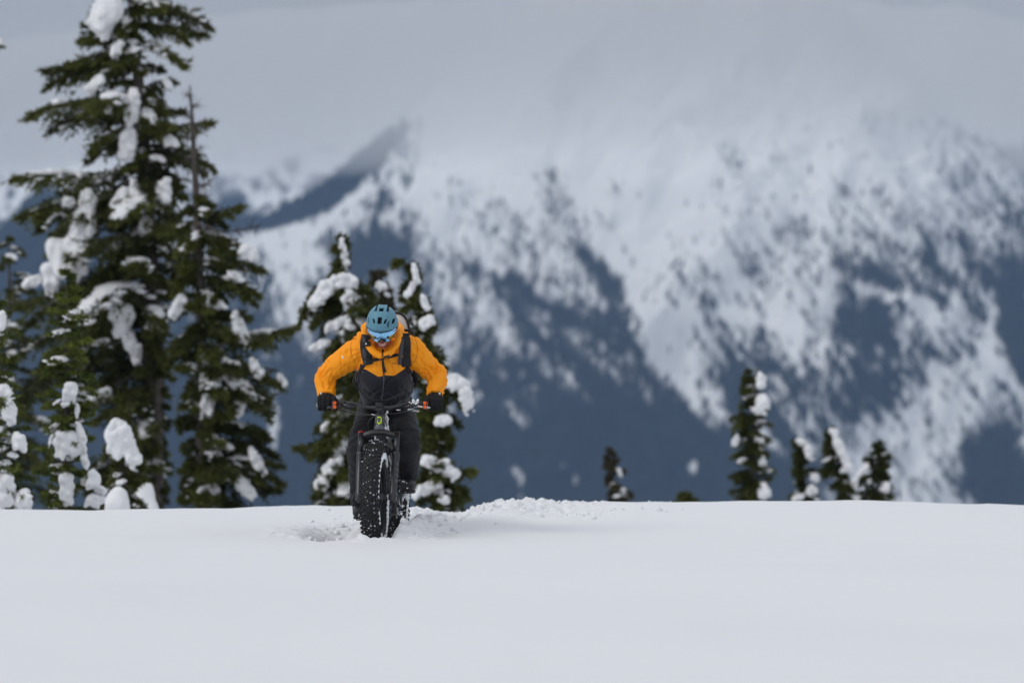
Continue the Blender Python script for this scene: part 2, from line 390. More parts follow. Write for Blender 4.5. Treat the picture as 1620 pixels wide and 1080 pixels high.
PATCH = [(1250, 535, 50, 12, 68), (1060, 560, 75, 20, 60), (985, 425, 75, 13, 52), (1135, 645, 42, 9, 58), (1215, 690, 32, 8, 62), (1165, 500, 30, 16, 20), (1420, 470, 60, 9, 18), (1310, 480, 14, 24, 10), (1480, 505, 40, 10, 8), (470, 400, 60, 22, 25), (440, 375, 40, 14, -10), (545, 330, 50, 9, -38), (815, 657, 26, 9, 50), (905, 745, 30, 10, 55), (820, 765, 26, 9, 75), (432, 670, 55, 8, 92), (1096, 740, 16, 6, -60), (500, 470, 22, 9, 10), (1566, 520, 75, 6, 92), (1600, 610, 60, 8, 50), (705, 640, 22, 7, 60)]
def cover(u, v, seed=0):
    "0 snow .. 1 forest, broken up by noise that follows the gullies"
    a = R_(52); us = (u * math.cos(a) + v * math.sin(a)); vs = (-u * math.sin(a) + v * math.cos(a))
    w = sstep(700, 900, u) * (1 - sstep(1150, 1300, u))
    n1 = fbm(us / 130, vs / 28, oct=5, seed=11 + seed, gain=.55)
    n2 = fbm(u / 24, v / 62, oct=4, seed=41 + seed, gain=.55)
    n3 = fbm(u / 9 + v / 40, v / 17, oct=3, seed=71 + seed, gain=.6)
    n = n1 * (.40 * w + .24) + n2 * (.40 - .26 * w) + n3 * (.36 - .14 * w)
    n5 = fbm(us / 46, vs / 8, oct=3, seed=131 + seed, gain=.6) - .5; n6 = fbm(u / 7, v / 22, oct=3, seed=151 + seed, gain=.6) - .5
    n = .485 + (n - .485) * (.95 - .38 * sstep(1050, 1250, u)) + n5 * (.26 + .22 * sstep(1000, 1200, u)) * sstep(560, 760, u) + n6 * .30
    n = (n - .485) * 2.9 * (1 - .38 * sstep(620, 760, u) * (1 - sstep(380, 480, v)))
    d = woods(u + (n2 - .5) * 34, v + (n1 - .5) * 34)
    d = d * (1 - .30 * sstep(660, 720, u) * (1 - sstep(1280, 1420, u)) * (1 - sstep(380, 470, v)))
    cvv = np.interp(u, CU, CV); bw = np.interp(u, [360, 420, 500, 600, 655], [8, 15, 27, 24, 12])
    d = d + (1.1 - .75 * sstep(545, 640, u)) * np.exp(-((v - cvv - bw * .8) / bw) ** 4) * sstep(350, 390, u) * (1 - sstep(640, 668, u))
    d = d * (1 - .45 * sstep(690, 740, u) * (1 - sstep(1050, 1120, u)) * (1 - sstep(280, 360, v)))
    for (cx, cy, rl, rw, ang) in PATCH:
        c, s = math.cos(R_(ang)), math.sin(R_(ang)); p = (u - cx) * c + (v - cy) * s; q = -(u - cx) * s + (v - cy) * c
        q = q + (n3 - .5) * 14
        d = d - .9 * np.exp(-(p / rl) ** 4 - (q / rw) ** 2) * (.35 + .65 * vn(u / 9, v / 9, seed=5))
    for q_ in DARK:
        cx, cy, rl, rw, ang = q_[:5]; c, s_ = math.cos(R_(ang)), math.sin(R_(ang)); p = (u - cx) * c + (v - cy) * s_; q = -(u - cx) * s_ + (v - cy) * c + (n1 - .5) * 22 + (n3 - .5) * 10
        d = d + (q_[5] if len(q_) > 5 else .8) * .55 * np.exp(-(p / rl) ** 4 - (q / rw) ** 2)
    lo = np.clip(d, 0, 1)
    r = sstep(-.04, 1.04, lo + n * .82 * (1 - .76 * sstep(.80, 1, lo)) - .07)
    return r * np.clip(lo * 8, 0, 1)

def mtn_face(x, y, y0, yc, crest_z, zb, seed, amp):
    t = (y - y0) / (yc - y0)
    g = np.where(t < 1, np.clip(t, -.4, 1) ** 1.0, 1 - (t - 1) * 1.3)
    z = zb + (crest_z - zb) * g
    a = R_(35)
    rid = 1 - np.abs(fbm((x * math.cos(a) - y * math.sin(a) * .6) / 420, (x * math.sin(a) + y * math.cos(a)) / 1500, seed=seed, oct=5) - .5) * 2
    fade = np.clip(np.minimum(t, (1 - t) * 1.0 + .0) * 5, 0, 1)
    return z + (rid - .75) * amp * fade + (fbm(x / 60, y / 60, seed=seed + 3, oct=3) - .5) * amp * .12 * np.clip(fade + .1, 0, 1)

def snow_mountain_mat(name):
    m = bpy.data.materials.new(name); m.use_nodes = True; t = m.node_tree; b = t.nodes['Principled BSDF']
    b.inputs['Roughness'].default_value = .85; b.inputs['Specular IOR Level'].default_value = .1
    at = t.nodes.new('ShaderNodeAttribute'); at.attribute_name = 'forest'
    tcn = t.nodes.new('ShaderNodeTexCoord'); mp = t.nodes.new('ShaderNodeMapping'); mp.inputs['Scale'].default_value = (1 / 9, 1 / 30, 1 / 18)
    t.links.new(tcn.outputs['Object'], mp.inputs[0])
    n = t.nodes.new('ShaderNodeTexNoise'); n.inputs['Scale'].default_value = 1; n.inputs['Detail'].default_value = 4
    t.links.new(mp.outputs[0], n.inputs['Vector'])
    ma = t.nodes.new('ShaderNodeMath'); ma.operation = 'MULTIPLY_ADD'; ma.inputs[1].default_value = .5; ma.inputs[2].default_value = -.25
    t.links.new(n.outputs[0], ma.inputs[0])
    ad = t.nodes.new('ShaderNodeMath'); ad.operation = 'ADD'; t.links.new(ma.outputs[0], ad.inputs[0]); t.links.new(at.outputs['Fac'], ad.inputs[1])
    r = t.nodes.new('ShaderNodeValToRGB')
    r.color_ramp.elements[0].position = .06; r.color_ramp.elements[0].color = (.88, .89, .90, 1)
    e_ = r.color_ramp.elements.new(.42); e_.color = (.48, .485, .495, 1)
    r.color_ramp.elements[-1].position = .80; r.color_ramp.elements[-1].color = (.022, .026, .028, 1)
    t.links.new(ad.outputs[0], r.inputs[0]); t.links.new(r.outputs[0], b.inputs['Base Color'])
    return m
M['mtn'] = snow_mountain_mat('snow_and_forest_slope')
M['farwood'] = mat('far_conifers', (.020, .026, .026), .9, var=.3, vscale=.02)

def make_mountain(name, y0, yc, yback, cu, cv, zb, seed, amp, nx, ny, coverf, label_kind='structure'):
    yy = np.concatenate([np.linspace(y0 - 1500, y0, 12, endpoint=False), np.linspace(y0, yc, ny), np.linspace(yc, yback, 24)[1:]])
    half = yc * 2600 / FPX
    xi = yc * 1000 / FPX
    xx = np.concatenate([np.linspace(-half * 1.8, -xi, 40, endpoint=False), np.linspace(-xi, xi, nx, endpoint=False), np.linspace(xi, half * 1.8, 41)])
    X, Y = np.meshgrid(xx, yy)
    uc = 810 + X / yc * FPX
    cz = CAMZ - (np.interp(uc, cu, cv) - 540) * yc / FPX
    cz = cz + (fbm(X / 160, X * 0 + 3, seed=seed + 9, oct=4) - .5) * 34
    Z = mtn_face(X, Y, y0, yc, cz, zb, seed, amp)
    u = 810 + X / Y * FPX; v = 540 - (Z - CAMZ) / Y * FPX
    f = coverf(u, v)
    me = np_mesh(name, np.stack([X, Y, Z], -1).reshape(-1, 3), grid_faces(len(xx), len(yy)), True)
    a = me.attributes.new('forest', 'FLOAT', 'POINT'); a.data.foreach_set('value', f.astype(np.float32).ravel())
    o = setp(link(name, me, M['mtn']), kind='structure')
    return o, xx, yy, Z, f
MA = make_mountain('mountain', 6500, 8750, 10200, CU, CV, -440, 3, 230, 900, 380, cover)
# the farther white range behind the left valley and the right shoulder
CU2 = np.array([-3000, -500, 0, 200, 400, 600, 800, 1200, 1500, 1620, 2200, 4000], float)
CV2 = np.array([160, 110, 70, 40, 20, 10, 0, 0, 10, 30, 120, 220], float)
def cover2(u, v):
    n = fbm(u / 46, v / 26, oct=4, seed=91, gain=.6); n2 = fbm(u / 14, v / 22, oct=3, seed=95)
    band = sstep(175, 330, v) * .55
    rt = sstep(1350, 1560, u) * sstep(150, 210, v) * .5
    return np.clip(sstep(.52, .78, n * .6 + n2 * .4 + (band + rt) * .42 - .08), 0, 1) * np.clip((v - 150) / 80, 0, 1)
MB2 = make_mountain('mountain_range', 8900, 10900, 12600, CU2, CV2, -300, 23, 120, 360, 160, cover2)
# low ground between the hill and the mountains
xv = np.linspace(-9000, 9000, 60); yv = np.linspace(380, 9000, 60); XV, YV = np.meshgrid(xv, yv)
ZV = -130 - 500 * sstep(380, 4500, YV) + (fbm(XV / 900, YV / 900, seed=4) - .5) * 60
me = np_mesh('valley', np.stack([XV, YV, ZV], -1).reshape(-1, 3), grid_faces(60, 60), True)
a = me.attributes.new('forest', 'FLOAT', 'POINT'); a.data.foreach_set('value', np.full(3600, .9, np.float32))
setp(link('valley', me, M['mtn']), kind='structure')

def far_forest(pack, n, seed):
    n = int(n * .75)
    o, xx, yy, Z, f = pack; r = np.random.RandomState(seed)
    sel = []
    xr = 8750 * 1000 / FPX
    px = r.uniform(-xr, xr, n * 5); py = 6500 + 2250 * r.rand(n * 5)
    ix = np.clip(np.searchsorted(xx, px) - 1, 0, len(xx) - 2); iy = np.clip(np.searchsorted(yy, py) - 1, 0, len(yy) - 2)
    a = (px - xx[ix]) / (xx[ix + 1] - xx[ix]); b = (py - yy[iy]) / (yy[iy + 1] - yy[iy])
    def bl(A): return A[iy, ix] * (1 - a) * (1 - b) + A[iy, ix + 1] * a * (1 - b) + A[iy + 1, ix] * (1 - a) * b + A[iy + 1, ix + 1] * a * b
    z = bl(Z); d = bl(f)
    keep = r.rand(len(px)) < np.clip(d ** 1.5 * .30 + .004 * (z < 300), 0, 1)
    px, py, z = px[keep][:n], py[keep][:n], z[keep][:n]; m = len(px)
    h = r.uniform(9, 20, m); w = h * r.uniform(.11, .17, m)
    ang = r.rand(m)[:, None] * 6.28 + np.arange(4) * (math.pi / 2)
    V = np.zeros((m, 5, 3)); V[:, 0] = np.stack([px + r.normal(0, .4, m), py, z + h], -1)
    for k in range(4):
        V[:, k + 1, 0] = px + np.cos(ang[:, k]) * w; V[:, k + 1, 1] = py + np.sin(ang[:, k]) * w; V[:, k + 1, 2] = z - 2
    F = np.array([[0, 1, 2], [0, 2, 3], [0, 3, 4], [0, 4, 1]])
    FF = (F[None] + (np.arange(m) * 5)[:, None, None]).reshape(-1, 3)
    return np_mesh('far_forest', V.reshape(-1, 3), FF)
setp(link('far_forest', far_forest(MA, 120000, 8), M['farwood']), 'dark blue conifer forest covering the slopes of the snowy mountain', 'forest', kind='stuff')

# air: one even, closed box of haze round everything
hz = MB(); hz.box((0, 6800, 350), (11800, 9000, 1080))
hm = bpy.data.materials.new('haze_air'); hm.use_nodes = True; t = hm.node_tree; t.nodes.clear()
ho = t.nodes.new('ShaderNodeOutputMaterial'); hv = t.nodes.new('ShaderNodeVolumePrincipled')
hv.inputs['Color'].default_value = (.42, .64, 1, 1); hv.inputs['Density'].default_value = 4.4e-5; hv.inputs['Anisotropy'].default_value = 0
t.links.new(hv.outputs[0], ho.inputs['Volume'])
setp(hz.build('haze', hm, smooth=False), 'thin blue haze in the air between the hill and the mountains', 'haze', kind='stuff')
# low stratus deck that swallows the summits
xc = np.linspace(-11500, 11500, 90); yc_ = np.linspace(2800, 15500, 90); XC, YC = np.meshgrid(xc, yc_)
ZC = 380 + (fbm(XC / 1900, YC / 4200, seed=61, oct=3, gain=.4) - .5) * 130 + 45 * sstep(-1500, 2200, XC) * 0
edge = np.minimum(np.minimum(XC + 11500, 11500 - XC), np.minimum(YC - 2800, 15500 - YC))
top = 660 + (fbm(XC / 1800, YC / 1800, seed=63, oct=3) - .5) * 120
nb = 90; V1 = np.stack([XC, YC, ZC], -1).reshape(-1, 3); V2 = np.stack([XC, YC, top], -1).reshape(-1, 3)
F1 = grid_faces(nb, nb); idx = np.arange(nb * nb).reshape(nb, nb)
loop = np.concatenate([idx[0, :-1], idx[:-1, -1], idx[-1, :0:-1], idx[:0:-1, 0]]); l2 = np.roll(loop, -1)
FS = np.stack([l2, loop, loop + nb * nb, l2 + nb * nb], -1)
me = np_mesh('cloud', np.vstack([V1, V2]), np.vstack([F1[:, ::-1], F1 + nb * nb, FS]), True)
cm = bpy.data.materials.new('cloud_vapour'); cm.use_nodes = True; t = cm.node_tree; t.nodes.clear()
ho = t.nodes.new('ShaderNodeOutputMaterial'); hv = t.nodes.new('ShaderNodeVolumePrincipled')
hv.inputs['Color'].default_value = (.99, .99, .99, 1); hv.inputs['Density'].default_value = CLOUD_D; hv.inputs['Anisotropy'].default_value = 0
t.links.new(hv.outputs[0], ho.inputs['Volume'])
setp(link('cloud', me, cm), 'low grey cloud layer that hides the mountain tops', 'cloud', kind='stuff')
# ------------------------------------------------------------------ trees
def needle_mesh(name, A, B, per, size, rs, tint):
    "A,B (n,3) twig ends; 'per' needles tufts along each; tint (n,)"
    n = len(A); k = per
    t = rs.rand(n, k, 1) ** .9; d = (B - A); ln = np.linalg.norm(d, axis=1, keepdims=True) + 1e-9; dn = d / ln
    base = A[:, None] + d[:, None] * t
    rnd = rs.normal(0, 1, (n, k, 3)); rnd[..., 2] -= .15
    dr = dn[:, None] * .75 + rnd * .62; dr /= np.linalg.norm(dr, axis=2, keepdims=True)
    side = np.cross(dr, rs.normal(0, 1, (n, k, 3))); side /= np.linalg.norm(side, axis=2, keepdims=True) + 1e-9
    L_ = size * rs.uniform(.6, 1.25, (n, k, 1)); w = L_ * .17
    V = np.stack([base - side * w, base + side * w, base + dr * L_], 2).reshape(-1, 3)
    F = np.arange(len(V)).reshape(-1, 3)
    me = np_mesh(name, V, F)
    tt = np.repeat(np.clip(tint[:, None] + rs.normal(0, .10, (n, k)), 0, 1).reshape(-1), 3)
    a = me.attributes.new('tint', 'FLOAT', 'POINT'); a.data.foreach_set('value', tt.astype(np.float32))
    return me

def blob_snow(list_of, rs):
    "list of (centre, radii) lumps joined and smoothed into one pillow of snow"
    mb = MB()
    for c, r in list_of: mb.ell(c, r, sub=2)
    return mb.mesh('snow_clump')

def clump(parent, root, px, py, d, rx, ry, rs, rot=0, n=17, fringe=True):
    "an authored pillow of snow: size in photograph pixels at distance d"
    if rx < 14.5 and ry < 14.5 and rot == 0:         # small ones lie as tilted pads
        rot = rs.uniform(8, 38) * (1 if px > 810 + root[0] / root[1] * FPX else -1); rx, ry = rx * rs.uniform(1.25, 1.6), ry * rs.uniform(.6, .8)
    k = d / FPX; mb = MB(); ca, sa = math.cos(R_(rot)), math.sin(R_(rot))
    rr = min(rx, ry)
    cc0 = P(px, py, d + .06) - Vector(root); R3 = Matrix.Rotation(R_(rot), 3, 'Y')
    mb.ell(cc0, (rx * k * .78, rr * k * .8, ry * k * .78), R3, sub=3)
    for i in range(n):
        w = rs.uniform(0, 6.28); q = math.sqrt(rs.uniform(.25, 1))
        ex, ey = math.cos(w) * q * max(0, rx - rr * .42), math.sin(w) * q * max(0, ry - rr * .42)
        ex, ey = ex * ca - ey * sa, ex * sa + ey * ca
        r = rr * rs.uniform(.26, .5)
        c = P(px + ex, py + ey, d + rs.uniform(-.05, .12)) - Vector(root)
        mb.ell(c, (r * k, r * k * 1.25, r * k * rs.uniform(.8, 1.15)), sub=2)
    if fringe:                      # lumps hanging from the lower edge
        for i in range(max(3, int(n * .5))):
            ex = rs.uniform(-1, 1) * rx * .8; ey = ry * rs.uniform(.55, 1.0) * math.sqrt(max(0, 1 - (ex / rx) ** 2) + .02)
            ex, ey = ex * ca - ey * sa, ex * sa + ey * ca
            r = rr * rs.uniform(.14, .26)
            mb.ell(P(px + ex, py + ey, d + rs.uniform(-.02, .08)) - Vector(root), (r * k, r * k, r * k * 1.6), sub=1)
    me = remesh(mb.mesh('c'), max(.014, rr * k * .10), sm=12)
    co = co_of(me); no = no_of(me); s_ = rr * k
    co = co + no * ((fbm(co[:, 0] / s_ * 2.6 + 5, co[:, 1] / s_ * 2.2 + 9, co[:, 2] / s_ * 1.1, oct=4, seed=int(px)) - .5) * s_ * .42 + (fbm(co[:, 0] / s_ * .9 + 15, co[:, 1] / s_ + 19, co[:, 2] / s_ * .9, oct=2, seed=int(py)) - .5) * s_ * .5)[:, None]
    set_co(me, co)
    return link('snow_clump', me, M['tree_snow'], parent)

def conifer(name, label, cat, group, d, base_px, top, left, right, trunk_r, seed, trunk=None, nb=90, snow=.4, clumps=(),
            droop=.5, needles='needle', size=.075, per=15, extra=(), lift=.25, tintb=.35, gap=.18, bare_top=0, snow_r=1.0, hang=.22, twf=1.0, cdep=.25):
    """left/right: silhouette as (py, px) pairs; trunk: (py, px) centre line; top=(px,py)."""
    rs = np.random.RandomState(seed); k = d / FPX
    bx = (base_px - 810) * k; bz = float(hill(np.array([bx]), np.array([d]), False)[0])
    root = empty(name, (bx, d, bz)); setp(root, label, cat, group); o = Vector((bx, d, bz))
    top_py = top[1]; base_py = 540 + (CAMZ - bz) / k
    tr = sorted(trunk or [(top_py, top[0]), (base_py, base_px)]); tr[0] = (top_py, top[0])
    if tr[-1][0] < base_py: tr.append((base_py, base_px))
    ty = [t[0] for t in tr]; tx = [t[1] for t in tr]
    wob = rs.uniform(-.03, .03, 20)
    def tc_(py): return np.interp(py, ty, tx)
    mb = MB(); pys = np.linspace(top_py, base_py + 20, 26)
    pts = [P(tc_(p), p, d) - o + Vector((0, wob[i % 20], 0)) for i, p in enumerate(pys)]
    mb.loft(pts, [max(.006, trunk_r * (.06 + .94 * ((p - top_py) / (base_py - top_py)) ** .75)) for p in pys], seg=9)
    mb.build('trunk', M['bark'], root)
    ly = sorted(left); ry_ = sorted(right)
    A = []; B = []; T = []; limb = MB(); snowm = MB()
    foliage_top = top_py + bare_top
    hs = np.linspace(0, 1, nb) ** .85
    jobs = []
    for i, h in enumerate(hs):
        py = foliage_top + (min(base_py, 815) - foliage_top) * h + rs.uniform(-1, 1) * 6
        w = rs.uniform(0, 6.283)
        if i % 5 == 0: w = -math.pi / 2 + rs.normal(0, .5)
        elif i % 5 < 3: w = rs.choice([0, math.pi]) + rs.normal(0, .45)     # more to the two sides the photograph shows
        lx = tc_(py) - np.interp(py, [p[0] for p in ly], [p[1] for p in ly]); rx = np.interp(py, [p[0] for p in ry_], [p[1] for p in ry_]) - tc_(py)
        mean = (max(lx, 4) + max(rx, 4)) / 2
        c = math.cos(w); reach = (rx if c > 0 else lx) * abs(c) + mean * (1 - abs(c))
        reach = max(5, reach) * rs.uniform(.62, 1.08) * (1 - (rs.rand() < gap) * rs.uniform(.3, .65))
        jobs.append((py - reach * .10, w, reach * k, None))
    for e in extra: jobs.append((e[0], math.radians(e[1]), e[2] * k, e[3] if len(e) > 3 else None))
    for (py, w, Ln, dr_) in jobs:
        s0 = P(tc_(py), py, d) - o; hd = Vector((math.cos(w), math.sin(w), 0)); sd = Vector((-hd.y, hd.x, 0))
        e0 = rs.normal(lift, .2); dp = (droop if dr_ is None else dr_) * rs.uniform(.8, 1.3)
        curv = rs.normal(0, .12)
        def bp(t): return s0 + hd * (Ln * t) + sd * (curv * Ln * t * t) + Vector((0, 0, Ln * (e0 * t - dp * t * t)))
        tb = np.clip(rs.normal(tintb, .14), .02, .95)
        br = max(.004, trunk_r * .22 * min(1, Ln / 1.2))
        limb.loft([bp(t) for t in (0, .3, .6, .95)], [br, br * .8, br * .5, br * .2], seg=5, caps=False)
        nt_ = int(max(5, Ln / .055 * twf))
        for j in range(nt_):
            t = (j + rs.rand()) / nt_; t = .08 + .92 * t
            a = bp(t); tl = (Ln * .40 * math.sin(math.pi * min(1, .18 + t * .86)) ** .8 + .05) * rs.uniform(.6, 1.2)
            for sg in (-1, 1):
                dv = hd * rs.uniform(.45, 1.0) + sd * sg * rs.uniform(.35, .95) + Vector((0, 0, -rs.uniform(.0, hang * 3) ))
                dv.normalize(); e = a + dv * tl * rs.uniform(.6, 1)
                A.append(a); B.append(e); T.append(tb + .25 * (t - .5))
        tip = bp(1); A.append(bp(.82)); B.append(tip + (tip - bp(.85)) * .4); T.append(tb + .2)
        if rs.rand() < snow and Ln > .12:
            t0, t1 = rs.uniform(.08, .45), rs.uniform(.65, .98); r0 = min(.085, .022 + Ln * .045) * rs.uniform(.7, 1.5) * snow_r
            m_ = max(5, int((t1 - t0) * Ln / (r0 * .6))); pp = []; rd_ = []
            for q in range(m_ + 1):
                t = t0 + (t1 - t0) * q / m_; f_ = q / m_; rr = r0 * (math.sin(math.pi * min(1, .06 + f_ * .9)) ** .55) * rs.uniform(.75, 1.2) + .004
                pp.append(bp(t) + Vector((0, 0, rr * .35)) + sd * rs.normal(0, r0 * .18)); rd_.append((rr * 1.75, rr * .62))
            snowm.loft(pp, rd_, seg=10, ref=tuple(sd))
            for q in range(int(m_ * .6)):                    # snow slid down onto the side twigs
                t = t0 + (t1 - t0) * rs.rand(); c = bp(t) + sd * rs.choice([-1, 1]) * rs.uniform(.8, 2.4) * r0 - Vector((0, 0, rs.uniform(0, 1.2) * r0))
                snowm.ell(c, (r0 * rs.uniform(.6, 1.4), r0 * rs.uniform(.6, 1.2), r0 * rs.uniform(.25, .5)), Matrix.Rotation(rs.uniform(-.5, .5), 3, 'Y'), sub=1)
    limb.build('limbs', M['bark'], root)['kind'] = 'stuff'
    me = needle_mesh('crown', np.array([tuple(a) for a in A]), np.array([tuple(b) for b in B]), per, size, rs, np.array(T))
    link('crown', me, M[needles], root)
    if snowm.v:
        me = snowm.mesh('snow_dusting'); co = co_of(me); no = no_of(me)
        co = co + no * ((fbm(co[:, 0] * 14 + 50, co[:, 1] * 14 + 50, co[:, 2] * 14 + 50, oct=2, seed=4) - .5) * .05)[:, None]; set_co(me, co)
        link('snow_dusting', me, M['tree_snow'], root)['kind'] = 'stuff'
    for c in clumps:
        clump(root, o, c[0], c[1], d - (c[5] if len(c) > 5 else cdep), c[2], c[3], rs, rot=(c[4] if len(c) > 4 else 0))
    return root

G1 = 'snow-laden conifers on the left of the hill'; G2 = 'snow-laden conifers behind the cyclist'; G3 = 'small snow-laden conifers along the crest on the right'
# the big hemlock
conifer('hemlock_tree', 'tallest dark green hemlock, reaching past the picture top, hung with big snow lumps', 'tree', G1, 52, 238, (196, -110),
        [(-110, 185), (0, 140), (40, 125), (72, 150), (110, 92), (125, 68), (165, 120), (185, 42), (225, 95), (262, 100), (300, 55), (345, 30), (385, 60), (440, 30), (520, 20), (600, 45), (700, 90), (800, 120)],
        [(-110, 215), (0, 270), (38, 335), (60, 300), (90, 250), (160, 292), (200, 305), (240, 345), (300, 300), (400, 310), (480, 275), (560, 262), (650, 262), (720, 262), (800, 262)],
        .20, 11, trunk=[(0, 205), (100, 216), (180, 224), (400, 236), (600, 240), (800, 238)], nb=205, cdep=.46, snow=.44, snow_r=.85, droop=.5, per=18, twf=1.3, gap=.36, hang=.36, size=.085,
        extra=[(112, 185, 150, .30), (165, 180, 180, .34), (175, 172, 150, .4), (45, 10, 118, .25), (60, -15, 90, .3), (225, 5, 112, .3), (320, 178, 200, .35), (270, 180, 165, .5), (100, 195, 110, .5), (330, 190, 175, .6), (30, 170, 80, .4)],
        clumps=[(172, 22, 34, 38, 25), (186, 78, 12, 20, 30), (152, 132, 11, 23, 45), (208, 172, 16, 34, 5), (202, 228, 18, 30, 12), (268, 224, 18, 11, 25), (258, 305, 18, 30, 12), (214, 300, 11, 24, -8),
                (134, 348, 24, 56, 14), (102, 408, 38, 36, -35), (80, 440, 17, 30, 5), (122, 385, 24, 40, 20), (190, 315, 14, 24, 30), (231, 350, 14, 20), (263, 130, 8, 14, -30), (110, 320, 14, 10, 20), (165, 172, 16, 10),
                (192, 500, 21, 36, -8), (204, 538, 13, 26, -14), (182, 482, 12, 16, 10), (218, 560, 10, 22), (138, 505, 14, 14), (160, 625, 26, 12, -20), (52, 445, 22, 11, -20), (92, 160, 12, 8), (250, 250, 14, 10), (160, 540, 12, 9)])
# the dead-topped second tree
conifer('hemlock_tree', 'second tall hemlock with a bare dead spire, right of the tallest tree', 'tree', G1, 50, 322, (301, 136),
        [(136, 296), (300, 290), (340, 275), (400, 272), (480, 268), (560, 272), (620, 288), (690, 276), (740, 290), (800, 290)],
        [(136, 306), (290, 318), (330, 350), (380, 382), (430, 418), (470, 400), (520, 400), (560, 440), (585, 474), (615, 440), (650, 410), (700, 420), (750, 440), (800, 452)],
        .125, 12, trunk=[(136, 301), (230, 306), (330, 311), (500, 318), (800, 322)], nb=128, cdep=.30, snow=.44, snow_r=.85, bare_top=170, droop=.5, per=18, twf=1.35, hang=.34, size=.085,
        extra=[(560, 5, 150, .28), (575, -8, 135, .3), (410, 8, 100, .3), (345, 10, 70, .2), (600, 12, 100, .6), (700, 5, 118, .5), (740, -10, 125, .4), (770, 8, 120, .4)],
        clumps=[(394, 398, 22, 13, 30), (380, 520, 13, 36, -22), (404, 582, 11, 22, -28), (346, 570, 40, 10, 14), (323, 595, 9, 34, 4), (372, 604, 30, 12, 22), (330, 640, 16, 22, 12), (376, 645, 12, 16, -20), (348, 702, 24, 9, 18), (405, 728, 12, 26, -35),
                (330, 776, 24, 12, -8), (386, 768, 14, 28, -30), (352, 752, 26, 8, 12), (338, 480, 26, 9, 18), (282, 484, 12, 26, 30), (372, 436, 20, 8, 24), (446, 602, 8, 16, -30)])
def dead_branch(parent, root, pts, d, r, rs):
    mb = MB(); pp = [P(x, y, d) - root for x, y in pts]; mb.loft(pp, [r, r * .8, r * .6, r * .25], seg=6)
    for i in range(46):
        t = rs.uniform(.25, 1); a = Vector(spline([tuple(p) for p in pp], 40)[int(t * 39)])
        v = Vector((rs.normal(0, .6), rs.normal(0, .6), rs.normal(-.1, .5))).normalized() * rs.uniform(.05, .17)
        mb.loft([a, a + v * .5 + Vector((0, 0, .01)), a + v], [r * .35, r * .25, r * .12], seg=4)
    return mb.build('dead_branch', M['bark'], parent)
tB = [o for o in bpy.data.objects if o.name == 'hemlock_tree.001'][0]; rs = np.random.RandomState(5)
dead_branch(tB, tB.location, [(312, 352), (345, 366), (375, 365), (412, 356)], 49.7, .016, rs)
dead_branch(tB, tB.location, [(308, 292), (318, 296), (328, 291), (338, 282)], 49.9, .012, rs)
dead_branch(tB, tB.location, [(309, 318), (314, 312), (320, 310), (327, 308)], 49.9, .010, rs)
for q_ in range(9):
    y_ = 150 + q_ * 17; x_ = 301 + (y_ - 136) * .05; sg_ = 1 if q_ % 2 else -1
    dead_branch(tB, tB.location, [(x_, y_), (x_ + sg_ * (3 + q_ * .5), y_ + 2), (x_ + sg_ * (5 + q_), y_ + 1 - q_ * .3), (x_ + sg_ * (7 + q_ * 1.4), y_ - 1)], 49.95, .006, rs)
# left edge trees
conifer('hemlock_tree', 'dark hemlock cut by the left edge, its crown behind the tallest tree', 'tree', G1, 58, 10, (15, 372),
        [(372, 10), (420, -30), (500, -50), (600, -60), (800, -80)], [(372, 22), (400, 50), (440, 62), (500, 60), (600, 95), (700, 120), (800, 130)],
        .09, 13, nb=75, snow=.3, droop=.4, per=15, clumps=[(18, 405, 10, 8)])
conifer('hemlock_tree', 'tall hemlock beyond the left edge, only a snowy branch tip showing', 'tree', G1, 48, -72, (-80, -120),
        [(-120, -90), (100, -130), (800, -220)], [(-120, -66), (60, -20), (78, 4), (100, -30), (300, -10), (420, 8), (600, -4), (800, 30)],
        .15, 14, nb=58, gap=.42, snow=.4, extra=[(62, 0, 78, .12)], clumps=[(-6, 62, 9, 11)])
conifer('young_fir', 'slim yellow-green young fir with snow on its lower boughs, in front of the tallest tree', 'tree', G1, 37, 106, (106, 424),
        [(424, 103), (470, 88), (510, 72), (560, 72), (620, 66), (680, 66), (740, 62), (800, 62)], [(424, 109), (470, 126), (510, 140), (560, 142), (620, 150), (680, 146), (740, 150), (800, 150)],
        .045, 15, nb=120, snow=.25, needles='needle2', size=.05, per=13, droop=.25, lift=.3, hang=.08, tintb=.40, twf=1.5, gap=.3,
        clumps=[(96, 524, 21, 6, -6, .1), (112, 620, 16, 20, 15), (104, 638, 8, 10), (122, 650, 6, 16), (104, 700, 24, 24, -25), (128, 690, 9, 32, -12), (134, 725, 9, 22, -10), (106, 770, 14, 34), (148, 758, 15, 18), (150, 790, 20, 15), (80, 695, 5, 15, 15), (160, 775, 9, 14), (90, 635, 7, 7)])
conifer('young_fir', 'young fir at the left edge, its boughs bent under thick snow', 'tree', G1, 36, -8, (-4, 470),
        [(470, -10), (600, -60), (800, -90)], [(470, 2), (520, 16), (545, 32), (600, 30), (640, 40), (700, 50), (760, 55), (800, 50)],
        .05, 16, nb=90, snow=.3, needles='needle2', size=.05, per=13, droop=.35, lift=.2, hang=.1, tintb=.3, twf=1.4,
        clumps=[(3, 508, 9, 22), (8, 620, 14, 18), (14, 650, 15, 24, -15), (30, 696, 15, 20, -25), (20, 720, 9, 9), (5, 775, 24, 34), (38, 788, 17, 18), (10, 745, 10, 8)])
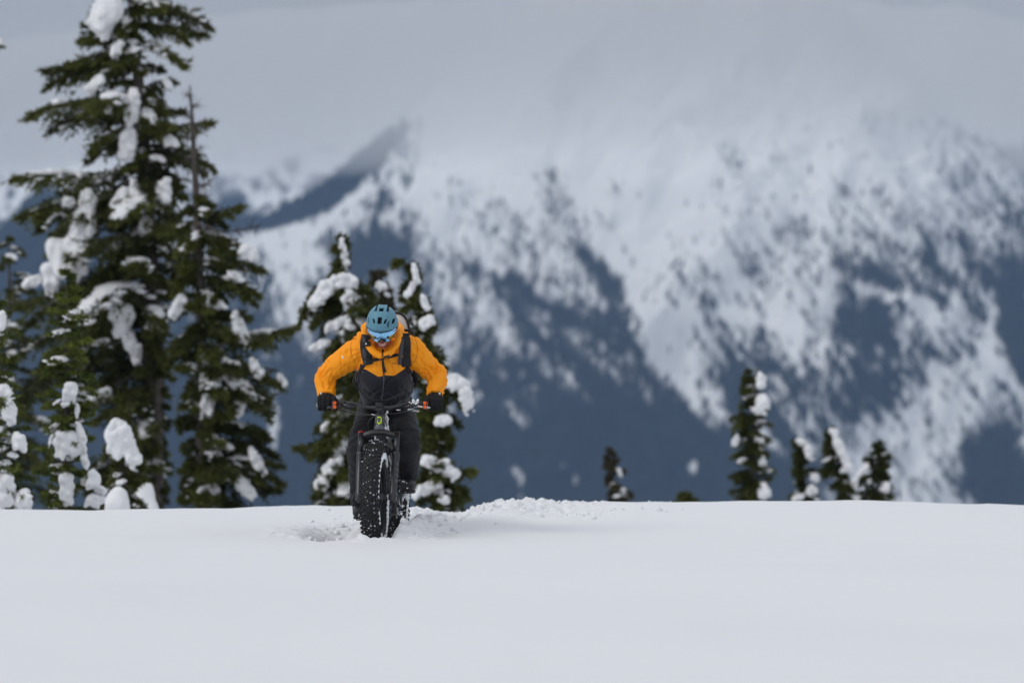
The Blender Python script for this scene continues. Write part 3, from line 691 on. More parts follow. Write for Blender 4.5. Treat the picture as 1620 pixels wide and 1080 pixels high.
conifer('young_fir', 'small fir half buried under a column of snow, right of the slim young fir', 'tree', G1, 41, 196, (192, 655),
        [(655, 186), (700, 168), (740, 165), (800, 160)], [(655, 198), (700, 220), (740, 232), (800, 226)],
        .04, 17, nb=46, snow=.2, size=.06, per=14, droop=.5, clumps=[(188, 690, 26, 34, -10), (206, 712, 16, 32, -22), (186, 675, 20, 18), (192, 762, 8, 9)])
def mound(label, parts, d):
    k = d / FPX; x = (parts[0][0] - 810) * k; z = float(hill(np.array([x]), np.array([d]), False)[0]); root = Vector((x, d, z)); mb = MB()
    for (px, py, rx, ry) in parts:
        c = P(px, py, d) - root; mb.ell(c, (rx * k, rx * k * 1.2, ry * k), sub=3)
        mb.loft([Vector((c.x, c.y, -.1)), Vector((c.x, c.y, c.z))], [rx * k * 1.25, rx * k], seg=14)
    me = remesh(mb.mesh('m'), .03, sm=6); co = co_of(me); no = no_of(me)
    co = co + no * ((fbm(co[:, 0] * 5 + 50, co[:, 1] * 5 + 50, co[:, 2] * 5 + 50, oct=3, seed=int(parts[0][0])) - .5) * .10)[:, None]; set_co(me, co)
    setp(link('snow_mound', me, M['tree_snow'], None, root), label, 'snow mound', 'snow mounds at the foot of the left trees')
mound('rounded snow mound below the small buried fir', [(186, 796, 22, 24)], 40)
mound('steep snow mound against the foot of the tallest trunk', [(228, 790, 17, 30), (238, 798, 16, 16)], 43)
mound('low snow mound at the left picture edge', [(22, 806, 24, 20), (6, 790, 14, 20), (44, 804, 10, 10)], 36.5)
# behind the cyclist
conifer('hemlock_tree', 'hemlock behind the helmet with bowed snowy tip and long snow-loaded left bough', 'tree', G2, 47, 566, (537, 372),
        [(372, 530), (430, 524), (450, 500), (480, 490), (540, 520), (600, 520), (650, 500), (700, 495), (760, 500), (800, 500)],
        [(372, 545), (425, 550), (450, 600), (500, 630), (560, 640), (650, 640), (740, 630), (800, 640)],
        .075, 21, trunk=[(372, 533), (430, 541), (470, 548), (600, 560), (800, 566)], nb=130, cdep=.26, snow=.34, droop=.75, lift=.12, per=19, hang=.45, size=.085, twf=1.25,
        extra=[(440, 182, 62, .9), (445, 176, 58, 1.0), (455, 185, 70, .8), (690, 178, 92, .15), (655, 180, 62, .6), (620, 180, 50, .5), (760, 178, 72, .3)],
        clumps=[(544, 402, 9, 31, -8, .12), (547, 445, 26, 16, 4), (520, 455, 30, 16, -32), (500, 474, 18, 12, -50), (552, 474, 15, 20, -15), (530, 512, 27, 10, -32), (506, 546, 22, 10, -25), (548, 520, 9, 26, 10), (522, 632, 28, 10, -22),
                (530, 664, 30, 11, -40), (524, 738, 30, 15, -42), (508, 764, 16, 12, -30), (546, 775, 13, 24, 15), (540, 700, 22, 11, -48), (560, 640, 9, 22, 10)])
conifer('hemlock_tree', 'short dark hemlock just left of the twin-topped one behind the helmet', 'tree', G2, 49, 606, (600, 428),
        [(428, 594), (460, 580), (520, 560), (800, 560)], [(428, 606), (460, 622), (520, 640), (800, 660)],
        .06, 22, nb=90, snow=.3, droop=.6, per=17, size=.085, hang=.4, needles='needle3', clumps=[(604, 452, 12, 9, 35), (612, 466, 6, 6), (570, 470, 10, 9)])
conifer('hemlock_tree', 'leaning hemlock right of the helmet, drooping tip, snow cap on its right bough', 'tree', G2, 45, 694, (632, 408),
        [(408, 626), (440, 634), (500, 630), (560, 640), (640, 660), (700, 664), (760, 660), (800, 660)],
        [(408, 642), (440, 662), (500, 690), (560, 708), (620, 712), (680, 712), (700, 722), (740, 742), (780, 738), (800, 730)],
        .075, 23, trunk=[(408, 634), (415, 648), (450, 654), (520, 668), (600, 680), (700, 690), (800, 694)], nb=120, cdep=.24, snow=.3, droop=.65, per=19, hang=.42, size=.085, twf=1.25,
        extra=[(608, -6, 54, .75), (612, 8, 52, .8), (748, 0, 56, .2), (690, 0, 26, .5), (650, 5, 40, .5)],
        clumps=[(722, 604, 24, 16, 20, .2), (738, 628, 14, 30, -5, .2), (657, 432, 8, 22, -12), (650, 456, 8, 18, 25), (672, 478, 8, 20, -22), (675, 510, 18, 12, -38), (700, 664, 17, 11, -10), (688, 732, 32, 13, 8), (712, 744, 20, 14, 25),
                (676, 770, 32, 12, -28), (701, 790, 15, 9, 0), (664, 560, 8, 20, 15)])
# the right side of the crest
conifer('hemlock_tree', 'tallest small hemlock on the right crest, two-topped with snow down its right side', 'tree', G3, 62, 1190, (1181, 588),
        [(588, 1177), (640, 1168), (660, 1156), (720, 1148), (760, 1160), (800, 1160)], [(588, 1186), (620, 1206), (660, 1218), (700, 1222), (740, 1230), (800, 1218)],
        .06, 31, trunk=[(588, 1181), (660, 1190), (800, 1190)], nb=105, gap=.42, snow=.22, droop=.45, per=14, size=.085, hang=.3, tintb=.25,
        extra=[(640, 75, 36, -.8)],
        clumps=[(1204, 602, 12, 15, 0, .2), (1207, 636, 13, 17), (1200, 650, 11, 10), (1164, 696, 7, 11, 20), (1206, 702, 6, 12, 6), (1206, 734, 8, 16, 6), (1207, 776, 13, 16, -6), (1174, 728, 11, 5, -15)])
conifer('hemlock_tree', 'small hemlock with a hooked snowy tip, left of the three huddled at right', 'tree', G3, 64, 1276, (1260, 692),
        [(692, 1256), (730, 1256), (760, 1254), (800, 1250)], [(692, 1266), (720, 1284), (760, 1296), (800, 1304)],
        .045, 32, trunk=[(692, 1260), (700, 1268), (800, 1276)], nb=58, gap=.42, snow=.3, droop=.6, per=14, size=.085, hang=.35, tintb=.2,
        clumps=[(1268, 699, 12, 7, 25, .15), (1280, 715, 8, 16, -15), (1284, 775, 12, 11, -30), (1262, 786, 14, 8, -25), (1290, 788, 8, 6), (1290, 755, 6, 12)])
conifer('hemlock_tree', 'middle of the three huddled hemlocks at right, its right side plastered with snow', 'tree', G3, 63, 1336, (1311, 678),
        [(678, 1306), (720, 1302), (750, 1300), (770, 1320), (800, 1322)], [(678, 1318), (710, 1330), (740, 1344), (800, 1350)],
        .045, 33, trunk=[(678, 1311), (700, 1316), (740, 1330), (800, 1336)], nb=58, gap=.42, snow=.3, droop=.6, per=14, size=.085, hang=.35, tintb=.2,
        clumps=[(1319, 684, 11, 8, 25, .15), (1327, 704, 9, 20, -22), (1338, 728, 11, 19, -20), (1336, 742, 8, 9), (1306, 727, 7, 5)])
conifer('hemlock_tree', 'pointed dark hemlock, rightmost of the three huddled ones', 'tree', G3, 65, 1386, (1388, 701),
        [(701, 1384), (730, 1368), (770, 1340), (800, 1332)], [(701, 1392), (720, 1410), (760, 1406), (800, 1412)],
        .05, 34, nb=66, gap=.4, snow=.15, droop=.4, per=14, size=.085, tintb=.15, clumps=[(1362, 748, 7, 26, 35, .2), (1350, 768, 9, 16, 40), (1400, 770, 6, 13), (1355, 788, 9, 9), (1375, 760, 4, 8)])
conifer('hemlock_tree', 'lone small leaning hemlock in the middle of the crest', 'tree', G3, 66, 984, (965, 714),
        [(714, 960), (740, 958), (770, 968), (800, 970)], [(714, 970), (740, 984), (770, 992), (800, 1000)],
        .035, 35, nb=42, snow=.1, droop=.4, per=13, size=.085, tintb=.25, needles='needle3', clumps=[(980, 746, 5, 11, -20, .15), (976, 784, 6, 6)])
conifer('hemlock_tree', 'tip of a buried hemlock barely showing over the crest', 'tree', G3, 66, 1083, (1083, 782),
        [(782, 1074), (790, 1066), (800, 1062)], [(782, 1092), (790, 1100), (800, 1106)], .03, 36, nb=26, snow=.0, droop=.3, per=14, size=.08)
#RIDER
# ------------------------------------------------------------------ the fat bike
YAW = R_(-5.0)
BX, BZ = (593.5 - 810) * 26 / FPX, -.085
bike = empty('fat_bike', (BX, 26, BZ), YAW)
setp(bike, 'black electric fat-tyre mountain bike ploughing through the snow under the rider', 'bicycle')
def wheel(loc, dupe=None):
    if dupe is None:
        w = empty('wheel', loc, parent=bike)
        mb = MB(); mb.torus((0, 0, 0), .315, .060, .060, seg=96, sseg=16); mb.build('tyre', M['tyre'], w)
        kb = MB(); r = random.Random(4)                       # tread blocks
        for i in range(112):
            a = 2 * math.pi * i / 112
            for row, q in enumerate((-1.28, -.92, -.55, -.2, .2, .55, .92, 1.28)):
                if (i + row) % 2: continue
                qq = q; aa = a + r.uniform(-.004, .004)
                nx, nr = math.sin(qq), math.cos(qq)
                c = Vector((.060 * nx, (.315 + .060 * nr) * math.cos(aa), (.315 + .060 * nr) * math.sin(aa)))
                n_ = Vector((nx, nr * math.cos(aa), nr * math.sin(aa))).normalized(); tt = Vector((0, -math.sin(aa), math.cos(aa)))
                Rm = Matrix((n_.cross(tt), tt, n_)).transposed()
                kb.box(c + n_ * .003, (.0062, .0075, .0062), Rm)
        kb.build('tread', M['tyre'], w, smooth=False)['kind'] = 'stuff'
        st = MB()
        for i in range(190):                                   # studs and specks of snow caught in the tread
            aa = r.uniform(0, 6.283); q = r.choice((-.92, -.55, -.2, -.02, .0, .2, .55, .92, .6)) + r.gauss(0, .04); nx, nr = math.sin(q), math.cos(q)
            rr = .316 + .073 * nr; s_ = r.choice((.002, .0026, .003, .004, .0055))
            st.ell((.069 * nx, rr * math.cos(aa), rr * math.sin(aa)), (s_ * 1.3, s_, s_), sub=1)
        st.build('studs', M['stud'], w)['kind'] = 'stuff'
        rm = MB(); n = 72
        for sx in (-1, 1):
            rm.torus((sx * .043, 0, 0), .262, .004, .008, seg=72, sseg=8)
        rm.torus((0, 0, 0), .252, .042, .005, seg=72, sseg=12); rm.build('rim', M['rim'], w)
        hb = MB(); hb.loft([(-.075, 0, 0), (-.055, 0, 0), (-.05, 0, 0), (.05, 0, 0), (.055, 0, 0), (.075, 0, 0)], [.012, .014, .028, .028, .014, .012], seg=16, ref=(0, 0, 1)); hb.build('hub', M['dmetal'], w)
        sp = MB()
        for i in range(32):
            a = 2 * math.pi * i / 32; sx = -1 if i % 2 else 1; b = a + (.35 if i % 4 < 2 else -.35)
            sp.loft([(sx * .045, .026 * math.cos(a), .026 * math.sin(a)), (sx * .012, .252 * math.cos(b), .252 * math.sin(b))], [.0013, .0013], seg=4, ref=(0, .3, 1))
        sp.build('spokes', M['dmetal'], w)['kind'] = 'stuff'
        ro = MB(); ro.torus((-.062, 0, 0), .085, .0012, .011, seg=40, sseg=6); ro.build('brake_disc', M['metal'], w)
        sn = MB()                                              # snow packed along the sidewall
        for i in range(520):
            aa = r.uniform(0, 6.28); rr = .285 + .013 * math.sin(aa * 3) + r.gauss(0, .007)
            if math.sin(aa * 2.0 + 1) + .6 * math.sin(aa * 7) > .9: continue
            sn.ell((.057 + r.uniform(-.004, .002), rr * math.cos(aa), rr * math.sin(aa)), (.007, r.uniform(.008, .017), r.uniform(.008, .017)), sub=1)
        sn.build('packed_snow', M['bike_snow'], w)['kind'] = 'stuff'
        return w
    w = empty('wheel', loc, parent=bike)
    for c in dupe.children:
        q = c.copy(); COL.objects.link(q); q.parent = w
    return w
fw = wheel((0, 0, .375)); fw.rotation_euler[0] = .3
rw = wheel((0, 1.20, .375), fw)
SA = Vector((0, .407, .914))                                   # steering axis direction
HB = Vector((0, .235, .815)); HT = HB + SA * .115
fr = MB()
fr.loft([HB, HB + SA * .03, HB + SA * .08, HT], [.034, .031, .027, .025], seg=20)
BB = Vector((0, .72, .285))
fr.loft([HB + Vector((0, .02, .035)), Vector((0, .45, .60)), BB + Vector((0, -.06, .08))], [(.034, .038), (.042, .05), (.045, .055)], seg=18)
fr.loft([HT + Vector((0, .02, -.03)), Vector((0, .55, .79)), Vector((0, .80, .72))], [(.024, .026), (.02, .024), (.018, .02)], seg=14)
fr.loft([BB + Vector((0, .02, .05)), Vector((0, .83, .78))], [.021, .018], seg=14)
for sx in (-1, 1):
    fr.loft([BB + Vector((sx * .04, .08, .02)), Vector((sx * .082, .92, .37)), Vector((sx * .095, 1.2, .375))], [(.013, .018), (.011, .016), (.011, .014)], seg=10)
    fr.loft([Vector((sx * .018, .82, .74)), Vector((sx * .080, .95, .62)), Vector((sx * .095, 1.2, .39))], [.010, .010, .010], seg=10)
fr.build('frame', M['framedark'], bike)
ht = MB(); ht.loft([HB - SA * .002, HB + SA * .02, HB + SA * .075, HT + SA * .002], [.0385, .037, .033, .030], seg=24); ht.build('head_tube', M['frame'], bike)
# shield badge on the head tube
bd = MB(); outl = [(0, -.031), (.016, -.017), (.019, .020), (.010, .026), (0, .029), (-.010, .026), (-.019, .020), (-.016, -.017)]
inn = [(x * .60, z * .66 + .001) for x, z in outl]; vs = []
for ring, off in ((outl, 0), (outl, .004), (inn, .004), (inn, 0)):
    for x, z in ring:
        p = HB + SA * (.062 + z) + Vector((x, -.914 * math.sqrt(max(1e-6, .0365 ** 2 - x * x)) - off, .407 * math.sqrt(max(1e-6, .0365 ** 2 - x * x)) + off * .4)); vs.append(p)
bd.add(vs, [(r * 8 + i, r * 8 + (i + 1) % 8, ((r + 1) % 4) * 8 + (i + 1) % 8, ((r + 1) % 4) * 8 + i) for r in range(4) for i in range(8)])
bd.build('head_badge', M['green'], bike, smooth=False)
mo = MB(); mo.ell(BB + Vector((0, -.02, -.005)), (.062, .12, .082), sub=3); mo.box(BB + Vector((.045, -.03, -.01)), (.028, .06, .05), bev=.012); mo.build('motor', M['framedark'], bike)
sp_ = MB(); sp_.loft([(0, .825, .76), (0, .87, .90)], [.0155, .0155], seg=14); sp_.build('seat_post', M['dmetal'], bike)
sd = MB(); sd.loft([(0, .70, .925), (0, .78, .93), (0, .86, .935), (0, .95, .945), (0, .98, .945)], [(.012, .012), (.022, .018), (.045, .022), (.072, .024), (.06, .014)], seg=18); sd.build('saddle', M['tyre'], bike)
# fork
AX = Vector((0, 0, .375))
fk = MB()
crz = HB - SA * .022
fk.loft([crz + Vector((-.128, -.004, -.034)), crz + Vector((-.11, 0, -.014)), crz + Vector((-.04, 0, .008)), crz + Vector((.04, 0, .008)), crz + Vector((.11, 0, -.014)), crz + Vector((.128, -.004, -.034))],
        [.018, .021, .023, .023, .021, .018], seg=16, ref=(0, 1, 0))
fko = fk.build('fork', M['fork'], bike)
for sx in (-1, 1):
    top = crz + Vector((sx * .124, 0, .006)); bot = AX + Vector((sx * .116, .03, -.02)); D_ = (bot - top)
    s1 = MB(); s1.loft([top, top + D_ * .34], [.021, .021], seg=18); s1.build('stanchion', M['dmetal'], fko)
    lw = MB(); lw.loft([top + D_ * .30, top + D_ * .315, top + D_ * .33, top + D_ * .6, top + D_ * .93, top + D_ * 1.0, top + D_ * 1.03], [.026, .029, .0265, .026, .023, .026, .012], seg=20)
    lw.box(AX + Vector((sx * .106, .012, 0)), (.016, .03, .024), bev=.008)
    lw.build('fork_leg', M['fork'], fko)
    gp = MB()                                                   # grey slanted print on the lower leg
    if sx > 0:
        for j in range(4):
            c0 = top + D_ * (.50 + j * .085)
            for q in range(1):
                vs = []
                for (a_, h_) in ((-1.1, -.020), (.9, .008), (.9, .030), (-1.1, .004)):
                    vs.append(c0 + Vector((math.sin(a_) * .0292, -math.cos(a_) * .0292, h_)))
                vs += [v + Vector((0, .006, 0)) for v in vs]
                gp.add(vs, [(0, 1, 2, 3), (7, 6, 5, 4), (0, 4, 5, 1), (1, 5, 6, 2), (2, 6, 7, 3), (3, 7, 4, 0)])
        gp.build('leg_graphic', M['forkgrey'], fko, smooth=False)
    cp = MB(); cp.loft([top, top + Vector((0, 0, .012))], [.022, .018], seg=16); cp.build('fork_cap', M['red'] if sx < 0 else M['dmetal'], fko)
ar = MB(); ar.loft([crz + Vector((-.11, -.045, -.135)), crz + Vector((-.085, -.075, -.085)), crz + Vector((0, -.085, -.060)), crz + Vector((.085, -.075, -.085)), crz + Vector((.11, -.045, -.135))], [(.012, .016)] * 5, seg=12, ref=(0, 1, 0)); ar.build('fork_arch', M['fork'], fko)
gs = MB(); gs.loft([crz + Vector((-.024, -.06, -.055)), crz + Vector((-.02, -.055, -.012))], [.0045, .0045], seg=8); gs.build('guard_bolt', M['metal'], fko)
ca = MB(); ca.box(AX + Vector((.085, .085, .06)), (.016, .03, .045), bev=.008); ca.build('brake_caliper', M['dmetal'], fko)
# stem and bar
ST = HT + SA * .045
sm = MB(); sm.loft([HT, HT + SA * .055], [.021, .021], seg=16); sm.loft([ST, ST + Vector((0, -.05, .01))], [(.02, .022), (.022, .024)], seg=14); sm.box(ST + Vector((0, -.055, .01)), (.026, .014, .024), bev=.006); sm.build('stem', M['dmetal'], bike)
BC = ST + Vector((0, -.05, .012))
def bar_pt(x):
    a = abs(x); up = .030 * float(sstep(.04, .22, np.array(a))) ; bk = .0 if a < .1 else (a - .1) * .13
    return BC + Vector((x, bk, up - (max(0, a - .24)) * .02))
hbm = MB(); xs_ = np.linspace(-.428, .428, 41); hbm.loft([bar_pt(x) for x in xs_], [(.0165 if abs(x) < .06 else .0125) for x in xs_], seg=14, ref=(0, 0, 1)); hbo = hbm.build('handlebar', M['fork'], bike)
dsp = MB(); dsp.box(BC + Vector((.0, -.02, .018)), (.026, .012, .018), bev=.006); dsp.build('display', M['gframe'], hbo)
for sx in (-1, 1):
    g = MB(); gx = np.linspace(.300, .432, 14); g.loft([bar_pt(sx * x) for x in gx], [.0165 + .0012 * (i % 2) for i in range(14)], seg=16, ref=(0, 0, 1)); g.build('grip', M['tyre'], hbo)
    c0 = bar_pt(sx * .250)
    bl_ = MB(); bl_.box(c0 + Vector((0, -.008, 0)), (.012, .022, .020), bev=.005)
    bl_.loft([c0 + Vector((-sx * .085, -.03, -.028)), c0 + Vector((-sx * .03, -.035, -.018)), c0 + Vector((sx * .012, -.030, -.014))], [(.012, .009), (.016, .011), (.012, .012)], seg=12, ref=(0, 0, 1))
    bl_.build('brake_body', M['dmetal'], hbo)
    lv = MB(); lv.loft([c0 + Vector((-sx * .01, -.045, -.022)), c0 + Vector((sx * .03, -.072, -.022)), c0 + Vector((sx * .075, -.082, -.026)), c0 + Vector((sx * .105, -.084, -.028))], [(.006, .007), (.006, .006), (.0055, .006), (.006, .007)], seg=10, ref=(0, 0, 1)); lv.build('brake_lever', M['dmetal'] if sx < 0 else M['metal'], hbo)
    sh = MB(); sh.box(c0 + Vector((-sx * .035, -.022, -.042)), (.022, .014, .010), bev=.005); sh.loft([c0 + Vector((-sx * .03, -.03, -.05)), c0 + Vector((sx * .025, -.04, -.052))], [.006, .007], seg=8, ref=(0, 0, 1)); sh.build('shifter', M['metal'] if sx > 0 else M['dmetal'], hbo)
sc = MB(); cc_ = bar_pt(.235) + Vector((0, -.035, .012)); rr_ = random.Random(2)
for i in range(16): sc.ell(cc_ + Vector((rr_.uniform(-.03, .035), rr_.uniform(-.01, .01), rr_.uniform(-.03, .022))), rr_.uniform(.005, .011), sub=1)
sc.build('stuck_snow', M['bike_snow'], hbo)['kind'] = 'stuff'
cb = MB()
def cable(pts, r=.0028): cb.loft([tuple(q) for q in spline(pts, 22)], [r] * 22, seg=6, ref=(0, .3, 1))
b_ = BC
cable([b_ + Vector((-.29, -.03, .0)), b_ + Vector((-.16, -.10, -.03)), b_ + Vector((-.05, -.12, -.045)), b_ + Vector((-.01, -.06, -.07)), HB + Vector((-.036, -.0, .03))])
cable([b_ + Vector((.28, -.03, -.005)), b_ + Vector((.15, -.10, -.032)), b_ + Vector((.04, -.12, -.05)), b_ + Vector((.03, -.04, -.10)), HB + Vector((.045, .02, .0))])
cable([b_ + Vector((-.26, -.02, -.03)), b_ + Vector((-.12, -.09, -.05)), b_ + Vector((.0, -.10, -.05)), b_ + Vector((.04, -.03, -.09)), HB + Vector((.05, .03, .02))])
cable([b_ + Vector((.22, -.03, .005)), b_ + Vector((.20, -.05, .04)), b_ + Vector((.155, -.06, .045)), b_ + Vector((.1, -.05, .0)), b_ + Vector((.03, -.02, -.03))])
cable([b_ + Vector((-.02, -.05, -.05)), b_ + Vector((-.065, -.07, -.09)), b_ + Vector((-.072, -.05, -.14)), b_ + Vector((-.05, .0, -.19)), crz + Vector((-.10, .03, -.1))])
cb.build('cables', M['fork'], bike)['kind'] = 'stuff'
for x in (-.045, .125):
    fe = MB(); fe.loft([b_ + Vector((x, -.12 + .2 * abs(x), -.045 + (.03 if x > 0 else 0))), b_ + Vector((x + .03, -.12 + .2 * abs(x), -.048 + (.034 if x > 0 else 0)))], [.0045, .0045], seg=8, ref=(0, .3, 1)); fe.build('cable_ferrule', M['metal'], bike)
# drivetrain
crk = MB(); ca_ = R_(36)
cd = Vector((0, -math.cos(ca_), math.sin(ca_))) * .17
crk.torus(BB + Vector((.062, 0, 0)), .085, .0025, .010, seg=48, sseg=8)
crk.loft([BB + Vector((-.10, 0, 0)), BB + Vector((.10, 0, 0))], [.018, .018], seg=14, ref=(0, 0, 1))
for sx, s_ in ((1, 1), (-1, -1)):
    crk.loft([BB + Vector((sx * .095, 0, 0)), BB + Vector((sx * (.105 if sx > 0 else .135), 0, 0)) + cd * s_], [(.015, .009), (.012, .008)], seg=12, ref=(0, 0, 1))
cro = crk.build('crankset', M['dmetal'], bike)
PED = {}
for sx, s_ in ((1, 1), (-1, -1)):
    pc = BB + Vector((sx * (.155 if sx > 0 else .185), 0, 0)) + cd * s_; PED[sx] = pc
    pd = MB(); pd.box(pc + Vector((0, -.042, 0)), (.045, .006, .009), bev=.002); pd.box(pc + Vector((0, .042, 0)), (.045, .006, .009), bev=.002)
    for q in (-.045, 0, .045): pd.box(pc + Vector((q, 0, 0)), (.006, .042, .007), bev=.002)
    pd.build('pedal', M['dmetal'], bike)
chn = MB(); chn.loft([BB + Vector((-.062, 0, .085)), Vector((-.062, 1.2, .425))], [.005, .005], seg=6); chn.loft([BB + Vector((-.062, 0, -.085)), Vector((-.062, 1.2, .325))], [.005, .005], seg=6); chn.build('chain', M['dmetal'], bike)
rd = MB(); rd.box(Vector((-.095, 1.2, .28)), (.012, .02, .07), bev=.005); rd.build('derailleur', M['dmetal'], bike)
sn = MB(); rr_ = random.Random(9)                                # snow clinging to frame, motor and chainstays
for i in range(26): sn.ell(HT + Vector((.036 + rr_.uniform(-.006, .014), .04 + rr_.uniform(0, .08), rr_.uniform(-.15, .02))), (.008, .016, rr_.uniform(.010, .022)), sub=1)
for i in range(34): t_ = rr_.random(); sn.ell(HB.lerp(BB, t_) + Vector((.045 + rr_.uniform(-.004, .006), rr_.uniform(-.01, .02), rr_.uniform(.0, .06))), (.007, .012, rr_.uniform(.008, .02)), sub=1)
for i in range(30): sn.ell(BB + Vector((rr_.uniform(.05, .11), rr_.uniform(-.1, .15), rr_.uniform(-.08, .07))), rr_.uniform(.004, .012), sub=1)
for i in range(26): sn.ell(Vector((.085 + rr_.uniform(-.01, .02), rr_.uniform(.9, 1.15), rr_.uniform(.30, .62))), (.010, .014, rr_.uniform(.010, .03)), sub=1)
sn.build('clinging_snow', M['bike_snow'], bike)['kind'] = 'stuff'

# ------------------------------------------------------------------ the rider
RO = Vector((BX + .08, 26.72, BZ + .17))
rider = empty('person', RO); setp(rider, 'person in an orange and charcoal jacket and teal helmet, riding head-down over the fat bike', 'person')
def rmesh(name, mb, mat_, voxel=.006, sm=4, wr=None, parent=None):
    me = remesh(mb.mesh(name), voxel, sm=sm); co = co_of(me)
    if wr is not None: co = wr(co, no_of(me)); 
    co = co - np.array(RO, np.float32); set_co(me, co); me.name = name
    return link(name, me, mat_, parent or rider)
B2W = bike.matrix_basis.copy() if False else Matrix.Translation((BX, 26, BZ)) @ Matrix.Rotation(YAW, 4, 'Z')
HANDW = {sx: B2W @ bar_pt(sx * .370) for sx in (-1, 1)}
FOOTW = {sx: B2W @ PED[sx] + Vector((-.020 if sx < 0 else .0, 0, 0)) for sx in (-1, 1)}
TILT = R_(33); HC = P(604.5, 510, 26.16)
HM = Matrix.Rotation(R_(-2), 3, 'Z') @ Matrix.Rotation(TILT, 3, 'X')
def hw(x, y, z): return HC + HM @ Vector((x, y, z))

def hand(mb, sx, fat=1.0):
    "hand closed round the grip: palm over the bar, three fingers curled, index on the lever, thumb below on the inner side"
    c = HANDW[sx]; f = fat
    gs_ = 1 + (f - .88) * .45
    def q(x, y, z): return c + Vector((sx * x * gs_ * 1.08, y * gs_, z * gs_))            # x outward
    mb.loft([q(.008, .075, .048), q(.005, .045, .044), q(.002, .012, .036), q(0, -.012, .030)], [(.030 * f, .020 * f), (.038 * f, .019 * f), (.043 * f, .017 * f), (.042 * f, .013 * f)], seg=16)
    rads = .0098 * f * (1.22 if f > 1 else 1)
    for i, (x, l) in enumerate(((-.036, 1.0), (-.012, 1.06), (.013, 1.0), (.035, .85))):
        if i == 0: pts = [q(x, -.008, .030), q(x - .004, -.040 * l, .024), q(x - .008, -.066, .008), q(x - .010, -.076, -.018), q(x - .010, -.070, -.034)]
        else: pts = [q(x, -.008, .031), q(x, -.034 * l, .018), q(x, -.039 * l, -.008), q(x, -.022, -.031), q(x, .004, -.034)]
        mb.loft(pts, [rads * 1.12, rads * 1.08, rads, rads * .95, rads * .8], seg=12)
        for p, r in ((pts[0], 1.2), (pts[1], 1.12), (pts[-1], .8)): mb.ell(p, rads * r, sub=2)
    th = [q(-.030, .035, .030), q(-.050, .018, .008), q(-.052, -.004, -.020), q(-.044, -.026, -.032)]
    mb.loft(th, [rads * 1.35, rads * 1.25, rads * 1.1, rads * .85], seg=12); mb.ell(th[-1], rads * .85, sub=2)

# body: one continuous figure under the clothes
bd = MB()
bd.ell(hw(0, .008, .008), (.074, .094, .092), HM, 3); bd.ell(hw(0, -.020, -.055), (.056, .066, .072), HM, 3)      # skull, jaw
bd.ell(hw(0, -.072, -.126), (.026, .020, .020), HM, 2); bd.ell(hw(0, -.102, -.038), (.012, .018, .022), HM, 2)     # chin, nose
bd.ell(hw(0, -.112, -.050), (.015, .012, .009), HM, 2)
for sx in (-1, 1):
    bd.ell(hw(sx * .076, .012, -.010), (.008, .018, .030), HM, 2); bd.ell(hw(sx * .036, -.070, -.045), (.020, .016, .016), HM, 2)
bd.ell(hw(0, -.078, -.100), (.030, .014, .020), HM, 2)
loft_px(bd, [(604.5, 522, 26.20, .050, .055), (606, 540, 26.34, .056, .06), (608, 556, 26.42, .09, .08)], 8, 16)
loft_px(bd, [(608, 545, 26.42, .15, .08), (608, 575, 26.44, .165, .11), (609, 605, 26.55, .15, .11), (609, 630, 26.68, .15, .11), (610, 652, 26.80, .16, .11)], 14, 20)
SHO = {-1: P(571, 552, 26.40), 1: P(648, 552, 26.40)}
ELB = {-1: P(517, 591, 26.44), 1: P(690, 592, 26.44)}
WRI = {sx: HANDW[sx] + Vector((sx * .008, .080, .055)) for sx in (-1, 1)}
HIP = {-1: P(589, 655, 26.82), 1: P(631, 655, 26.82)}
KNE = {-1: P(567, 706, 26.42), 1: P(647, 698, 26.36)}
ANK = {-1: FOOTW[-1] + Vector((-.012, .055, .115)), 1: FOOTW[1] + Vector((.004, .06, .110))}
for sx in (-1, 1):
    bd.loft([SHO[sx], SHO[sx].lerp(ELB[sx], .5), ELB[sx]], [.052, .046, .038], seg=14)
    bd.loft([ELB[sx], ELB[sx].lerp(WRI[sx], .4), WRI[sx]], [.038, .036, .026], seg=14); bd.ell(ELB[sx], .038, sub=2)
    hand(bd, sx, .88)
    bd.loft([HIP[sx], HIP[sx].lerp(KNE[sx], .5), KNE[sx]], [.088, .075, .055], seg=16); bd.ell(KNE[sx], .055, sub=2)
    bd.loft([KNE[sx], KNE[sx].lerp(ANK[sx], .35), ANK[sx]], [.054, .052, .036], seg=14)
    bd.loft([ANK[sx] + Vector((0, .03, -.05)), ANK[sx] + Vector((0, -.05, -.07)), ANK[sx] + Vector((0, -.14, -.085))], [(.032, .035), (.038, .028), (.032, .018)], seg=12)
    bd.loft([ANK[sx], ANK[sx] + Vector((0, .01, -.06))], [.036, .036], seg=12)
rmesh('body', bd, M['skin'], .0045, 2)
for sx in (-1, 1):
    e = MB(); e.ell(hw(sx * .030, -.078, -.018), .012, HM, 2); e.build('eye', M['eye'], rider, org=RO)
lp = MB(); lp.ell(hw(0, -.0925, -.100), (.020, .007, .0045), HM, 2); lp.ell(hw(0, -.0895, -.109), (.017, .007, .005), HM, 2); lp.build('mouth', M['lips'], rider, org=RO)
